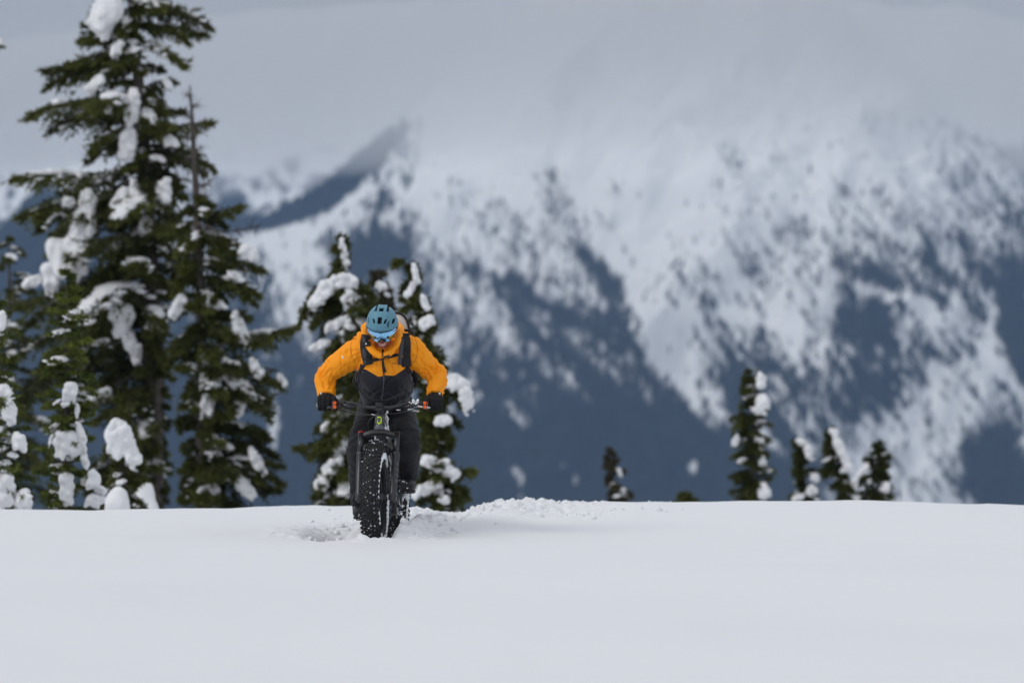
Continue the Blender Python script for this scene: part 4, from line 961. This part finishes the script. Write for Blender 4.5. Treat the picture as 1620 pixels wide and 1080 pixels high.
# jacket
jk = MB()
loft_px(jk, [(607, 536, 26.40, .07, .06), (607.5, 545, 26.41, .155, .10), (608, 560, 26.41, .185, .13), (608.5, 582, 26.44, .190, .150), (609.5, 602, 26.53, .192, .155), (609.5, 618, 26.62, .178, .150), (609, 630, 26.70, .150, .140), (609, 637, 26.74, .14, .13)], 22, 28, power=2.3)
jk.ell(P(605, 563, 26.33), (.062, .07, .05), sub=3)
for sx in (-1, 1):
    W2 = WRI[sx] + Vector((0, 0, .0)); e = ELB[sx]; s = SHO[sx]
    up = spline([tuple(s + Vector((-sx * .05, 0, .0))) + (.095, .10), tuple(s + Vector((sx * .005, 0, -.005))) + (.090, .095), tuple(s.lerp(e, .5)) + (.083, .086), tuple(e.lerp(s, .12) + Vector((0, 0, .0))) + (.074, .078),
                 tuple(e.lerp(W2, .28) + Vector((sx * .008, 0, 0))) + (.069, .071), tuple(e.lerp(W2, .7)) + (.060, .062), tuple(W2 + Vector((0, -.012, -.002))) + (.058, .052)], 26)
    jk.loft([Vector(q[:3]) for q in up], [(q[3], q[4]) for q in up], seg=20, ref=(0, 1, 0))
# open hood and collar standing round the chin
col = spline([P(604.5, 564, 26.20)[:] + (.024,), P(591, 556, 26.215)[:] + (.030,), P(580, 540, 26.25)[:] + (.030,), P(576, 525, 26.31)[:] + (.028,), P(584, 515, 26.44)[:] + (.040,), P(606, 512, 26.50)[:] + (.05,),
              P(628, 517, 26.44)[:] + (.038,), P(633, 526, 26.31)[:] + (.027,), P(629, 541, 26.25)[:] + (.028,), P(618, 556, 26.215)[:] + (.030,), P(605, 564, 26.20)[:] + (.024,)], 44)
jk.loft([Vector(q[:3]) for q in col], [(q[3], q[3] * .8) for q in col], seg=12, ref=(0, 1, .3))
for sx in (-1, 1):
    loft_px(jk, [(606 + sx * 18, 564, 26.30, .045, .05), (606 + sx * 29, 546, 26.34, .055, .07), (606 + sx * 30, 530, 26.38, .05, .07)], 8, 14)
def wrinkle(co, no):
    x, y, z = co[:, 0].astype(float), co[:, 1].astype(float), co[:, 2].astype(float)
    d = np.zeros(len(co))
    def crease(n, w): return np.exp(-((n - .5) / w) ** 2)            # sharp folded lines
    for sx in (-1, 1):
        S0, E0, W0 = [np.array(v[sx]) for v in (SHO, ELB, WRI)]
        for A_, B_, amp in ((S0, E0, .014), (E0, W0, .014)):
            ab = B_ - A_; L_ = np.linalg.norm(ab); t = ((co - A_) @ ab) / (L_ * L_); pr = (co - A_) - np.outer(t, ab); r = np.linalg.norm(pr, axis=1)
            ang = np.arctan2(pr[:, 1], pr[:, 2] + pr[:, 0] * sx)
            w = np.exp(-(r / .10) ** 4) * (t > -.1) * (t < 1.12)
            near = .35 + np.exp(-((t - (.95 if A_ is S0 else .05)) / .34) ** 2) + .7 * np.exp(-((t - (.1 if A_ is S0 else .95)) / .22) ** 2)
            n = fbm(t * L_ * 15 + ang * .9 + sx * 9, ang * .55 + 5, oct=3, seed=16 + sx, gain=.45)
            n2 = fbm(t * L_ * 10 - ang * 1.0 + sx * 3, ang * .8 + 2, oct=2, seed=36 + sx, gain=.45)
            d -= w * amp * near * (crease(n, .075) * .8 + crease(n2, .07) * .8 - .35)
    n3 = fbm(x * 9 + z * 5 + 20, y * 7 + 9, z * 5 - x * 5 + 30, oct=3, seed=8)
    d -= .011 * crease(n3, .06) - .006 * n3
    return co + no * d[:, None]
def shell_mat():
    m = mat('jacket_shell_fabric', (.98, .335, .005), .6, bump=.35, bscale=26, bdist=.006, spec=.3)
    t = m.node_tree; b = t.nodes['Principled BSDF']; at = t.nodes.new('ShaderNodeAttribute'); at.attribute_name = 'panel'
    g = t.nodes.new('ShaderNodeMath'); g.operation = 'GREATER_THAN'; g.inputs[1].default_value = 0
    mx = t.nodes.new('ShaderNodeMix'); mx.data_type = 'RGBA'; mx.inputs[6].default_value = (.98, .335, .005, 1); mx.inputs[7].default_value = (.020, .020, .027, 1)
    t.links.new(at.outputs['Fac'], g.inputs[0]); t.links.new(g.outputs[0], mx.inputs[0]); t.links.new(mx.outputs[2], b.inputs['Base Color']); return m
jme = rmesh('jacket', jk, [shell_mat()], .0048, 2, wrinkle)
me = jme.data; co = co_of(me) + np.array(RO, np.float32)
fu = 810 + co[:, 0] / co[:, 1] * FPX; fv = 540 - (co[:, 2] - CAMZ) / co[:, 1] * FPX
lim = np.interp(fu, [555, 565, 571, 578.5, 599, 608, 624, 638.7, 645, 652, 662], [592, 587, 584, 584, 596, 593.5, 594, 584, 582, 585, 590])
pan = fv - lim
for sx in (-1, 1):
    S0, E0, W0 = [np.array(v[sx]) for v in (SHO, ELB, WRI)]
    for A_, B_, rad in ((S0, E0, .098), (E0, W0, .105)):
        ab = B_ - A_; t = ((co - A_) @ ab) / (ab @ ab); dd = np.linalg.norm(co - A_ - np.clip(t, .34 if A_ is S0 else 0, 1.1)[:, None] * ab, axis=1)
        pan = np.minimum(pan, (dd - rad) * 400)
a_ = me.attributes.new('panel', 'FLOAT', 'POINT'); a_.data.foreach_set('value', pan.astype(np.float32)); me.update()
# trousers
tr_ = MB()
loft_px(tr_, [(610, 622, 26.74, .150, .12), (610, 636, 26.80, .185, .13), (610, 650, 26.84, .20, .14), (610, 664, 26.86, .185, .13)], 10, 24, power=2.4)
for sx in (-1, 1):
    h, k_, a_ = HIP[sx], KNE[sx], ANK[sx]
    up = spline([tuple(h + Vector((0, .02, .04))) + (.100, .11), tuple(h.lerp(k_, .35)) + (.100, .11), tuple(h.lerp(k_, .8)) + (.088, .095), tuple(k_.lerp(a_, .08)) + (.083, .088), tuple(k_.lerp(a_, .45) + Vector((0, .02, 0))) + (.078, .082), tuple(a_.lerp(k_, .12)) + (.066, .072), tuple(a_ + Vector((0, 0, -.02))) + (.062, .07)], 26)
    tr_.loft([Vector(q[:3]) for q in up], [(q[3] * .92, q[4]) for q in up], seg=20)
def wr2(co, no):
    x, y, z = [co[:, i].astype(float) for i in range(3)]
    rid = 1 - np.abs(fbm(x * 9 + 20, y * 9 + 9, z * 6 + 30, oct=3, seed=18) - .5) * 4
    n = fbm(x * 7, y * 7, z * 7, oct=2, seed=5)
    kn = np.exp(-((z - .70) / .09) ** 2) + np.exp(-((z - .26) / .10) ** 2) + .3
    return co + no * (.007 * rid + .005 * np.sin(z * 95 + n * 14) * kn)[:, None]
rmesh('trousers', tr_, M['pants'], .006, 3, wr2)
for sx in (-1, 1):
    a_ = ANK[sx]; f_ = FOOTW[sx]; bt = MB()
    up = spline([tuple(a_ + Vector((0, .005, .03))) + (.050, .056), tuple(a_ + Vector((0, .005, -.03))) + (.052, .060), tuple(a_ + Vector((0, -.005, -.065))) + (.050, .062)], 8)
    bt.loft([Vector(q[:3]) for q in up], [(q[3], q[4]) for q in up], seg=16)
    up = spline([tuple(f_ + Vector((0, .125, .045))) + (.035, .035), tuple(f_ + Vector((0, .08, .050))) + (.046, .050), tuple(f_ + Vector((0, 0, .046))) + (.054, .052), tuple(f_ + Vector((0, -.08, .048))) + (.057, .045), tuple(f_ + Vector((0, -.135, .042))) + (.040, .030)], 16)
    bt.loft([Vector(q[:3]) for q in up], [(q[3], q[4]) for q in up], seg=18)
    bo = rmesh('boot', bt, M['boot'], .005, 3)
    so = MB(); so.loft([f_ + Vector((0, .13, .012)), f_ + Vector((0, .06, .012)), f_ + Vector((0, -.07, .012)), f_ + Vector((0, -.14, .016))], [(.036, .011), (.046, .012), (.052, .012), (.032, .009)], seg=16, power=4); so.build('sole', M['tyre'], bo, org=RO)
    sn = MB(); rr_ = random.Random(11 + sx)
    for i in range(16 if sx > 0 else 12):
        w_ = rr_.uniform(-1.4, 1.4); sn.ell(f_ + Vector((.048 * math.sin(w_), -.02 - .115 * math.cos(w_), rr_.choice((.02, .025, .075, .06)) + rr_.uniform(-.012, .012))), (rr_.uniform(.004, .013), .007, rr_.uniform(.003, .008)), sub=1)
    sn.build('stuck_snow', M['bike_snow'], bo, org=RO)['kind'] = 'stuff'
    gl = MB(); hand(gl, sx, 1.36); c = HANDW[sx]
    gl.loft([c + Vector((sx * .008, .100, .062)), c + Vector((sx * .008, .066, .050)), c + Vector((sx * .005, .03, .042))], [(.046, .038), (.050, .034), (.054, .030)], seg=16)
    go = rmesh('glove', gl, M['glove'], .0036, 2)
    pa = MB()
    for j in (0, 1):
        p0 = c + Vector((sx * (-.060), -.099 - .003 * j, .004 - j * .026)); pa.box(p0, (.0105, .005, .0115), Matrix.Rotation(R_(20), 3, 'X') @ Matrix.Rotation(R_(4 * sx), 3, 'Y'), bev=.0025)
    pa.build('finger_patch', M['patch'], go, org=RO, smooth=False)
    wp = MB(); wp.box(c + Vector((sx * .038, .004, .068)), (.006, .008, .004), Matrix.Rotation(R_(-50), 3, 'X') @ Matrix.Rotation(sx * R_(30), 3, 'Y'), bev=.001); wp.build('cuff_tab', M['white'], go, org=RO, smooth=False)

# helmet shell with open vents
HW_, HL_, HH_ = .109, .128, .125
def in_poly(px, py, poly):
    c = np.zeros(len(px), bool); n = len(poly); j = n - 1
    for i in range(n):
        xi, yi = poly[i]; xj, yj = poly[j]
        t = ((yi > py) != (yj > py)) & (px < (xj - xi) * (py - yi) / ((yj - yi) or 1e-9) + xi); c ^= t; j = i
    return c
VENTS = [[(595.8, 481.5), (598.4, 481.2), (595.6, 492), (591.8, 492)], [(600.2, 487), (607.2, 487), (606.3, 492.2), (599.4, 492.2)], [(613.4, 482), (616.3, 482.2), (615.8, 492.8), (611.4, 492.6)],
         [(602, 480), (606, 479.3), (609.5, 480), (609, 482.4), (603, 482.4)], [(623.6, 488.2), (625.6, 490.2), (627.6, 494.5), (624.8, 493.6)],
         [(589, 503.6), (592.2, 505.2), (593.4, 511.6), (590.8, 511)], [(598, 501.6), (604.4, 501.6), (603.2, 512.2), (597, 512)], [(609, 505.6), (613, 504.6), (610.2, 511.5), (606.8, 512.2)],
         [(621.4, 504.2), (626, 503.8), (623.2, 511), (619.4, 512.4)], [(582.2, 502), (583.6, 502), (583.8, 511), (582.6, 511)]]
nu_, nv_ = 420, 190
th = np.linspace(0, 2 * math.pi, nu_, endpoint=False); ph = np.linspace(-.06, math.pi / 2, nv_)
TH, PH = np.meshgrid(th, ph)
cx = np.cos(TH) * np.cos(PH); sy = np.sin(TH) * np.cos(PH); sz = np.sin(PH)
front = np.clip(-sy, 0, 1)
rimdrop = -.018 * np.clip(sy, 0, 1) * np.cos(PH) - .010 * np.abs(cx) ** 4 * (1 - sz)
groove = 0.0018 * np.cos(TH * 1) * 0
taper = 1 - .05 * sz
lx, lyy, lz = HW_ * np.sign(cx) * np.abs(cx) ** .96 * taper, (HL_ + .012 * np.clip(sy, 0, 1)) * sy, HH_ * sz ** 1.0 * np.where(sz > 0, 1, 1.6) + rimdrop
ridge = .0022 * np.exp(-((np.abs(lx) - .034) / .010) ** 2) * np.clip(sz * 3, 0, 1)
crease = -.0018 * np.exp(-((PH - .33 - .08 * np.cos(TH * 2)) / .035) ** 2)
nrm = np.stack([cx, sy, sz], -1); HV = np.stack([lx, lyy, lz], -1) + nrm * (ridge + crease)[..., None]
HMn = np.array(HM); WV = HV.reshape(-1, 3) @ HMn.T + np.array(HC)
hu = 810 + WV[:, 0] / WV[:, 1] * FPX; hv_ = 540 - (WV[:, 2] - CAMZ) / WV[:, 1] * FPX
NW = nrm.reshape(-1, 3) @ HMn.T; facing = NW[:, 1] < .12
inside = np.zeros(len(WV), bool)
for k_, vp in enumerate(VENTS): inside |= in_poly(hu, hv_, vp)
inside &= facing
# vents on the back too (the photograph cannot show them, the helmet has them)
backv = (sy > .1) & (np.abs(np.abs(cx) - .35) < .10) & (sz > .25) & (sz < .8)
inside |= backv.reshape(-1)
HF = []
idx = np.arange(nu_ * nv_).reshape(nv_, nu_)
q = np.stack([idx[:-1], np.roll(idx, -1, 1)[:-1], np.roll(idx, -1, 1)[1:], idx[1:]], -1).reshape(-1, 4)
q = q[~inside[q].any(axis=1)]
me = np_mesh('helmet', WV - np.array(RO), q, True)
hel = link('helmet', me, M['helmet'], rider)
sol = hel.modifiers.new('thickness', 'SOLIDIFY'); sol.thickness = .010; sol.offset = -1
dg = bpy.context.evaluated_depsgraph_get(); nm = bpy.data.meshes.new_from_object(hel.evaluated_get(dg)); hel.modifiers.clear(); hel.data = nm
ln_ = MB(); ln_.ell(HC + HM @ Vector((0, 0, -.004)), (HW_ * .86, HL_ * .86, HH_ * .86), HM, 4); ln_.build('liner', M['liner'], hel, org=RO)
br_ = MB(); rimp = []
for a in np.linspace(0, 2 * math.pi, 61):
    c_, s_ = math.cos(a), math.sin(a); zz = HH_ * math.sin(-.06) * 1.6 - .018 * max(0, s_) - .010 * abs(c_) ** 4
    rimp.append(HC + HM @ Vector((HW_ * c_ * .985, (HL_ + .012 * max(0, s_)) * s_ * .985, zz - .001)))
br_.loft(rimp, [.0042] * 61, seg=8, caps=False, ref=(0, 0, 1)); br_.build('rim_trim', M['liner'], hel, org=RO)
# small dark emblem on the helmet front
em = MB()
def hsurf(px, py, off=.0012):
    "point of the helmet shell under a photograph pixel"
    o = np.array((0, 0, CAMZ)); dr = np.array(P(px, py, 26)) - o; dr /= np.linalg.norm(dr)
    Ri = HMn.T; oo = Ri @ (o - np.array(HC)); dd = Ri @ dr; r = np.array((HW_, HL_, HH_)) + off + .001
    A_, B_, C_ = (dd / r) @ (dd / r), (oo / r) @ (dd / r), (oo / r) @ (oo / r) - 1
    t = (-B_ - math.sqrt(max(0, B_ * B_ - A_ * C_))) / A_; return Vector(o + dr * t)
for seg_ in ([(614.5, 507.5), (616, 509.5), (614.2, 510.8)], [(612.6, 510), (613.6, 512.5), (616, 511.6)], [(611.6, 513.2), (613.4, 514.8), (615.8, 514)], [(612.2, 516), (614, 517.6), (615, 516.2)], [(613.6, 511), (613.8, 516)]):
    em.loft([hsurf(*p) for p in seg_], [(.0022, .0012)] * len(seg_), seg=6)
em.build('helmet_emblem', M['liner'], hel, org=RO)
# glasses: one curved mirrored shield with a nose notch
gm = MB(); NX, NZ = 41, 13; vs = []
for back in (0, 1):
    for j in range(NZ):
        for i in range(NX):
            s_ = -1 + 2 * i / (NX - 1); x = s_ * .100
            top_ = .004 - .006 * s_ ** 2
            bot_ = -.098 + .032 * math.exp(-(s_ / .15) ** 2) + .050 * abs(s_) ** 3.2 * (1 if abs(s_) > .3 else 1)
            z = top_ + (bot_ - top_) * j / (NZ - 1)
            y = -.138 + .058 * s_ ** 2 + .026 * s_ ** 4 - .006 * math.exp(-(s_ / .12) ** 2) + .30 * (top_ - z) - .006 * math.sin(math.pi * j / (NZ - 1)) + (.0025 if back else 0)
            vs.append(hw(x, y, z))
n_ = NX * NZ; fs = []
for j in range(NZ - 1):
    for i in range(NX - 1):
        a = j * NX + i; fs.append((a, a + NX, a + NX + 1, a + 1)); fs.append((n_ + a, n_ + a + 1, n_ + a + NX + 1, n_ + a + NX))
ed = [i for i in range(NX)] + [j * NX + NX - 1 for j in range(1, NZ)] + [(NZ - 1) * NX + i for i in range(NX - 2, -1, -1)] + [j * NX for j in range(NZ - 2, 0, -1)]
for a, b in zip(ed, ed[1:] + ed[:1]): fs.append((a, b, b + n_, a + n_))
gm.add(vs, fs); lo_ = gm.build('glasses', M['lens'], rider, org=RO)
gf = MB(); gf.loft([vs[i] + Vector((0, -.002, .001)) for i in range(0, NX, 2)], [.0022] * 21, seg=6, caps=False, ref=(0, 0, 1))
for sx, i in ((-1, 0), (1, NX - 1)):
    gf.loft([vs[i + NX * 2], hw(sx * .098, -.02, -.012), hw(sx * .084, .03, -.012)], [(.006, .003), (.005, .003), (.005, .002)], seg=8)
mid = NX // 2; gf.loft([vs[(NZ - 1) * NX + mid] + Vector((0, -.003, 0)), vs[(NZ - 5) * NX + mid] + Vector((0, -.004, 0))], [(.005, .003), (.002, .002)], seg=8)
gf.build('glasses_frame', M['gframe'], lo_, org=RO)

# things lying on the jacket front: straps, zips
bvh = BVHTree.FromPolygons([tuple(v) for v in co], [tuple(p.vertices) for p in jme.data.polygons])
def cast(px, py):
    o = Vector((0, 0, CAMZ)); dr = (P(px, py, 26) - o).normalized(); h = bvh.ray_cast(o, dr)
    return (h[0], h[1]) if h[0] else (None, None)
def strip(name, line, width, mat_, th_=.010, parent=None, off=.0, n=24, org=RO, cols=5, fallback=26.3):
    "a band lying on the jacket: line = photograph pixels, width in pixels (number or list)"
    wl = width if isinstance(width, (list, tuple)) else [width] * len(line)
    pts = spline([(a[0], a[1], w) for a, w in zip(line, wl)], n); mb = MB(); vs = []
    lastd = fallback
    rows = []
    for i, (x, y, w) in enumerate(pts):
        x2, y2, _ = pts[min(i + 1, n - 1)]; x1, y1, _ = pts[max(i - 1, 0)]; tx, ty = x2 - x1, y2 - y1; l = math.hypot(tx, ty) or 1; nx_, ny_ = -ty / l, tx / l
        row = []
        for c in range(cols):
            s_ = (c / (cols - 1) - .5) * w; h, nn = cast(x + nx_ * s_, y + ny_ * s_)
            dd = h.y if h is not None and abs(h.y - lastd) < .12 else lastd
            row.append((x + nx_ * s_, y + ny_ * s_, dd))
        md = sorted(r[2] for r in row)[cols // 2]; lastd = md; rows.append([(r[0], r[1], .5 * r[2] + .5 * md) for r in row])
    for lay in (0, 1):
        for row in rows:
            for c, r in enumerate(row):
                e_ = 0 if lay == 0 else 1
                edge_ = .75 if c in (0, cols - 1) else 1
                vs.append(P(r[0], r[1], r[2] - off - (th_ * edge_ if lay == 0 else -.012)))
    nn_ = n * cols; fs = []
    for i in range(n - 1):
        for c in range(cols - 1):
            a = i * cols + c; fs.append((a, a + 1, a + cols + 1, a + cols)); fs.append((nn_ + a, nn_ + a + cols, nn_ + a + cols + 1, nn_ + a + 1))
        for c in (0, cols - 1):
            a = i * cols + c; fs.append((a, a + cols, nn_ + a + cols, nn_ + a) if c == 0 else (a, nn_ + a, nn_ + a + cols, a + cols))
    for i in (0, n - 1):
        for c in range(cols - 1):
            a = i * cols + c; fs.append((a, nn_ + a, nn_ + a + 1, a + 1) if i == 0 else (a, a + 1, nn_ + a + 1, nn_ + a))
    mb.add(vs, fs); return mb.build(name, mat_, parent, org=org)
strip('zip', [(605.5, 552), (605, 566), (606, 580), (607.5, 594)], 2.2, M['zip'], .006, jme, n=16)
strip('zip', [(607.5, 594), (607, 606), (605.5, 620), (604, 632)], 1.4, M['ziplight'], .005, jme, n=16)
strip('zip_pull', [(605.5, 553), (605, 559)], 3.2, M['gframe'], .012, jme, n=6)
for l_ in ([(567, 588), (562.5, 598), (566, 606)], [(649, 592), (652, 602), (655, 608)], [(571, 584), (575, 590)]):
    strip('pocket_zip', l_, 1.2, M['forkgrey'], .005, jme, n=10)
strip('hem', [(572, 617), (584, 628), (597, 633), (612, 632.5), (626, 627), (642, 617)], 2.4, M['gframe'], .010, jme, n=22)
for l_ in ([(560, 531), (555, 545), (556, 560), (561, 572)], [(655, 531), (660, 545), (660, 560), (655, 574)]):
    strip('shoulder_seam', l_, .8, M['seam'], .0025, jme, n=18)
strip('chest_print', [(620, 575), (627, 574.5)], .9, M['gframe'], .003, jme, n=6)
strip('sleeve_print', [(541, 563), (543.5, 567)], 2.0, M['white'], .003, jme, n=5, fallback=26.3)

# backpack
pkr = empty('backpack', P(610, 600, 26.78)); PO = pkr.location.copy()
setp(pkr, 'black backpack with a beige lid and grey shoulder straps, worn by the cyclist', 'backpack')
pb = MB(); loft_px(pb, [(612, 526, 26.62, .12, .08), (611, 540, 26.70, .175, .11), (610, 570, 26.78, .195, .12), (610, 600, 26.86, .205, .12), (610, 620, 26.92, .18, .11)], 14, 22, power=3)
me = remesh(pb.mesh('pack'), .008, 3); c2 = co_of(me); n2 = no_of(me); c2 = c2 + n2 * ((fbm(c2[:, 0] * 14, c2[:, 1] * 14, c2[:, 2] * 14, oct=3, seed=3) - .5) * .03)[:, None]; set_co(me, c2 - np.array(PO, np.float32)); link('pack_body', me, M['pack'], pkr)
ld = MB(); ld.ell(P(631, 516, 26.62), (.066, .07, .093), Matrix.Rotation(R_(-14), 3, 'Y'), 3); lo2 = ld.build('lid', M['beige'], pkr, org=PO)
le = MB(); aa = np.linspace(-.6, 2.0, 20)
le.loft([P(631, 516, 26.60) + Matrix.Rotation(R_(-14), 3, 'Y') @ Vector((.069 * math.cos(a), 0, .096 * math.sin(a))) for a in aa], [(.006, .02)] * 20, seg=8, ref=(0, 0, 1)); le.build('lid_piping', M['pack'], pkr, org=PO)
kn = MB(); kn.box(P(645, 523, 26.50), (.030, .02, .010), Matrix.Rotation(R_(8), 3, 'Y'), bev=.004); kn.box(P(651, 527, 26.46), (.012, .014, .018), bev=.004); kn.build('load_strap', M['strap'], pkr, org=PO)
for sx, l1, l2 in ((-1, [(574, 529), (573, 545), (575, 562), (578, 577)], [(576, 533), (575.5, 548), (576.5, 562), (577, 577)]),
                   (1, [(641, 527), (642, 545), (641, 562), (643, 580)], [(636.5, 535), (635.5, 548), (633.5, 562), (632.5, 577)])):
    ss = strip('shoulder_strap', [(p[0] + (5 if sx < 0 else -.0), p[1]) for p in l1], [14, 17, 17, 14] if sx < 0 else [13, 16, 17, 15], M['strap'], .018, pkr, n=22, org=PO)
    strip('strap_webbing', l2, [5, 6, 6.5, 5.5], M['strapgrey'], .007, ss, off=.018, n=16, org=PO)
strip('strap_logo', [(578, 543.5), (580, 544)], 2.2, M['white'], .004, pkr, off=.019, n=4, org=PO)
cs = strip('chest_strap', [(585, 571), (595, 569), (606, 566.5), (618, 563.5), (630, 561)], [5.2, 4.6, 4.6, 5, 5.2], M['strap'], .016, pkr, n=22, org=PO)
strip('buckle', [(612, 565), (619, 563.3)], 5.6, M['dmetal'], .022, cs, n=6, org=PO)
strip('buckle', [(604, 567), (607, 566.4)], 6.5, M['gframe'], .024, cs, n=5, org=PO)
strip('strap_tail', [(605.5, 569), (606.2, 578), (608.5, 589)], [2.6, 4, 6], M['strap'], .020, cs, n=12, org=PO)
for l_ in ([(574, 577), (571, 584), (567, 590)], [(643, 580), (648, 587), (654, 596)]):
    strip('lower_strap', l_, [9, 6, 4], M['strap'], .012, pkr, n=12, org=PO)
hb2 = MB(); hb2.loft([P(566, 590, 26.62), P(562, 602, 26.58), P(567, 616, 26.52)], [.018, .022, .012], seg=10); hb2.loft([P(655, 585, 26.62), P(658, 598, 26.58), P(657, 612, 26.56)], [.018, .02, .012], seg=10)
hb2.loft([P(659, 602, 26.55), P(664, 605, 26.5)], [.008, .004], seg=8)
hb2.build('side_strap', M['strap'], pkr, org=PO)['kind'] = 'stuff'
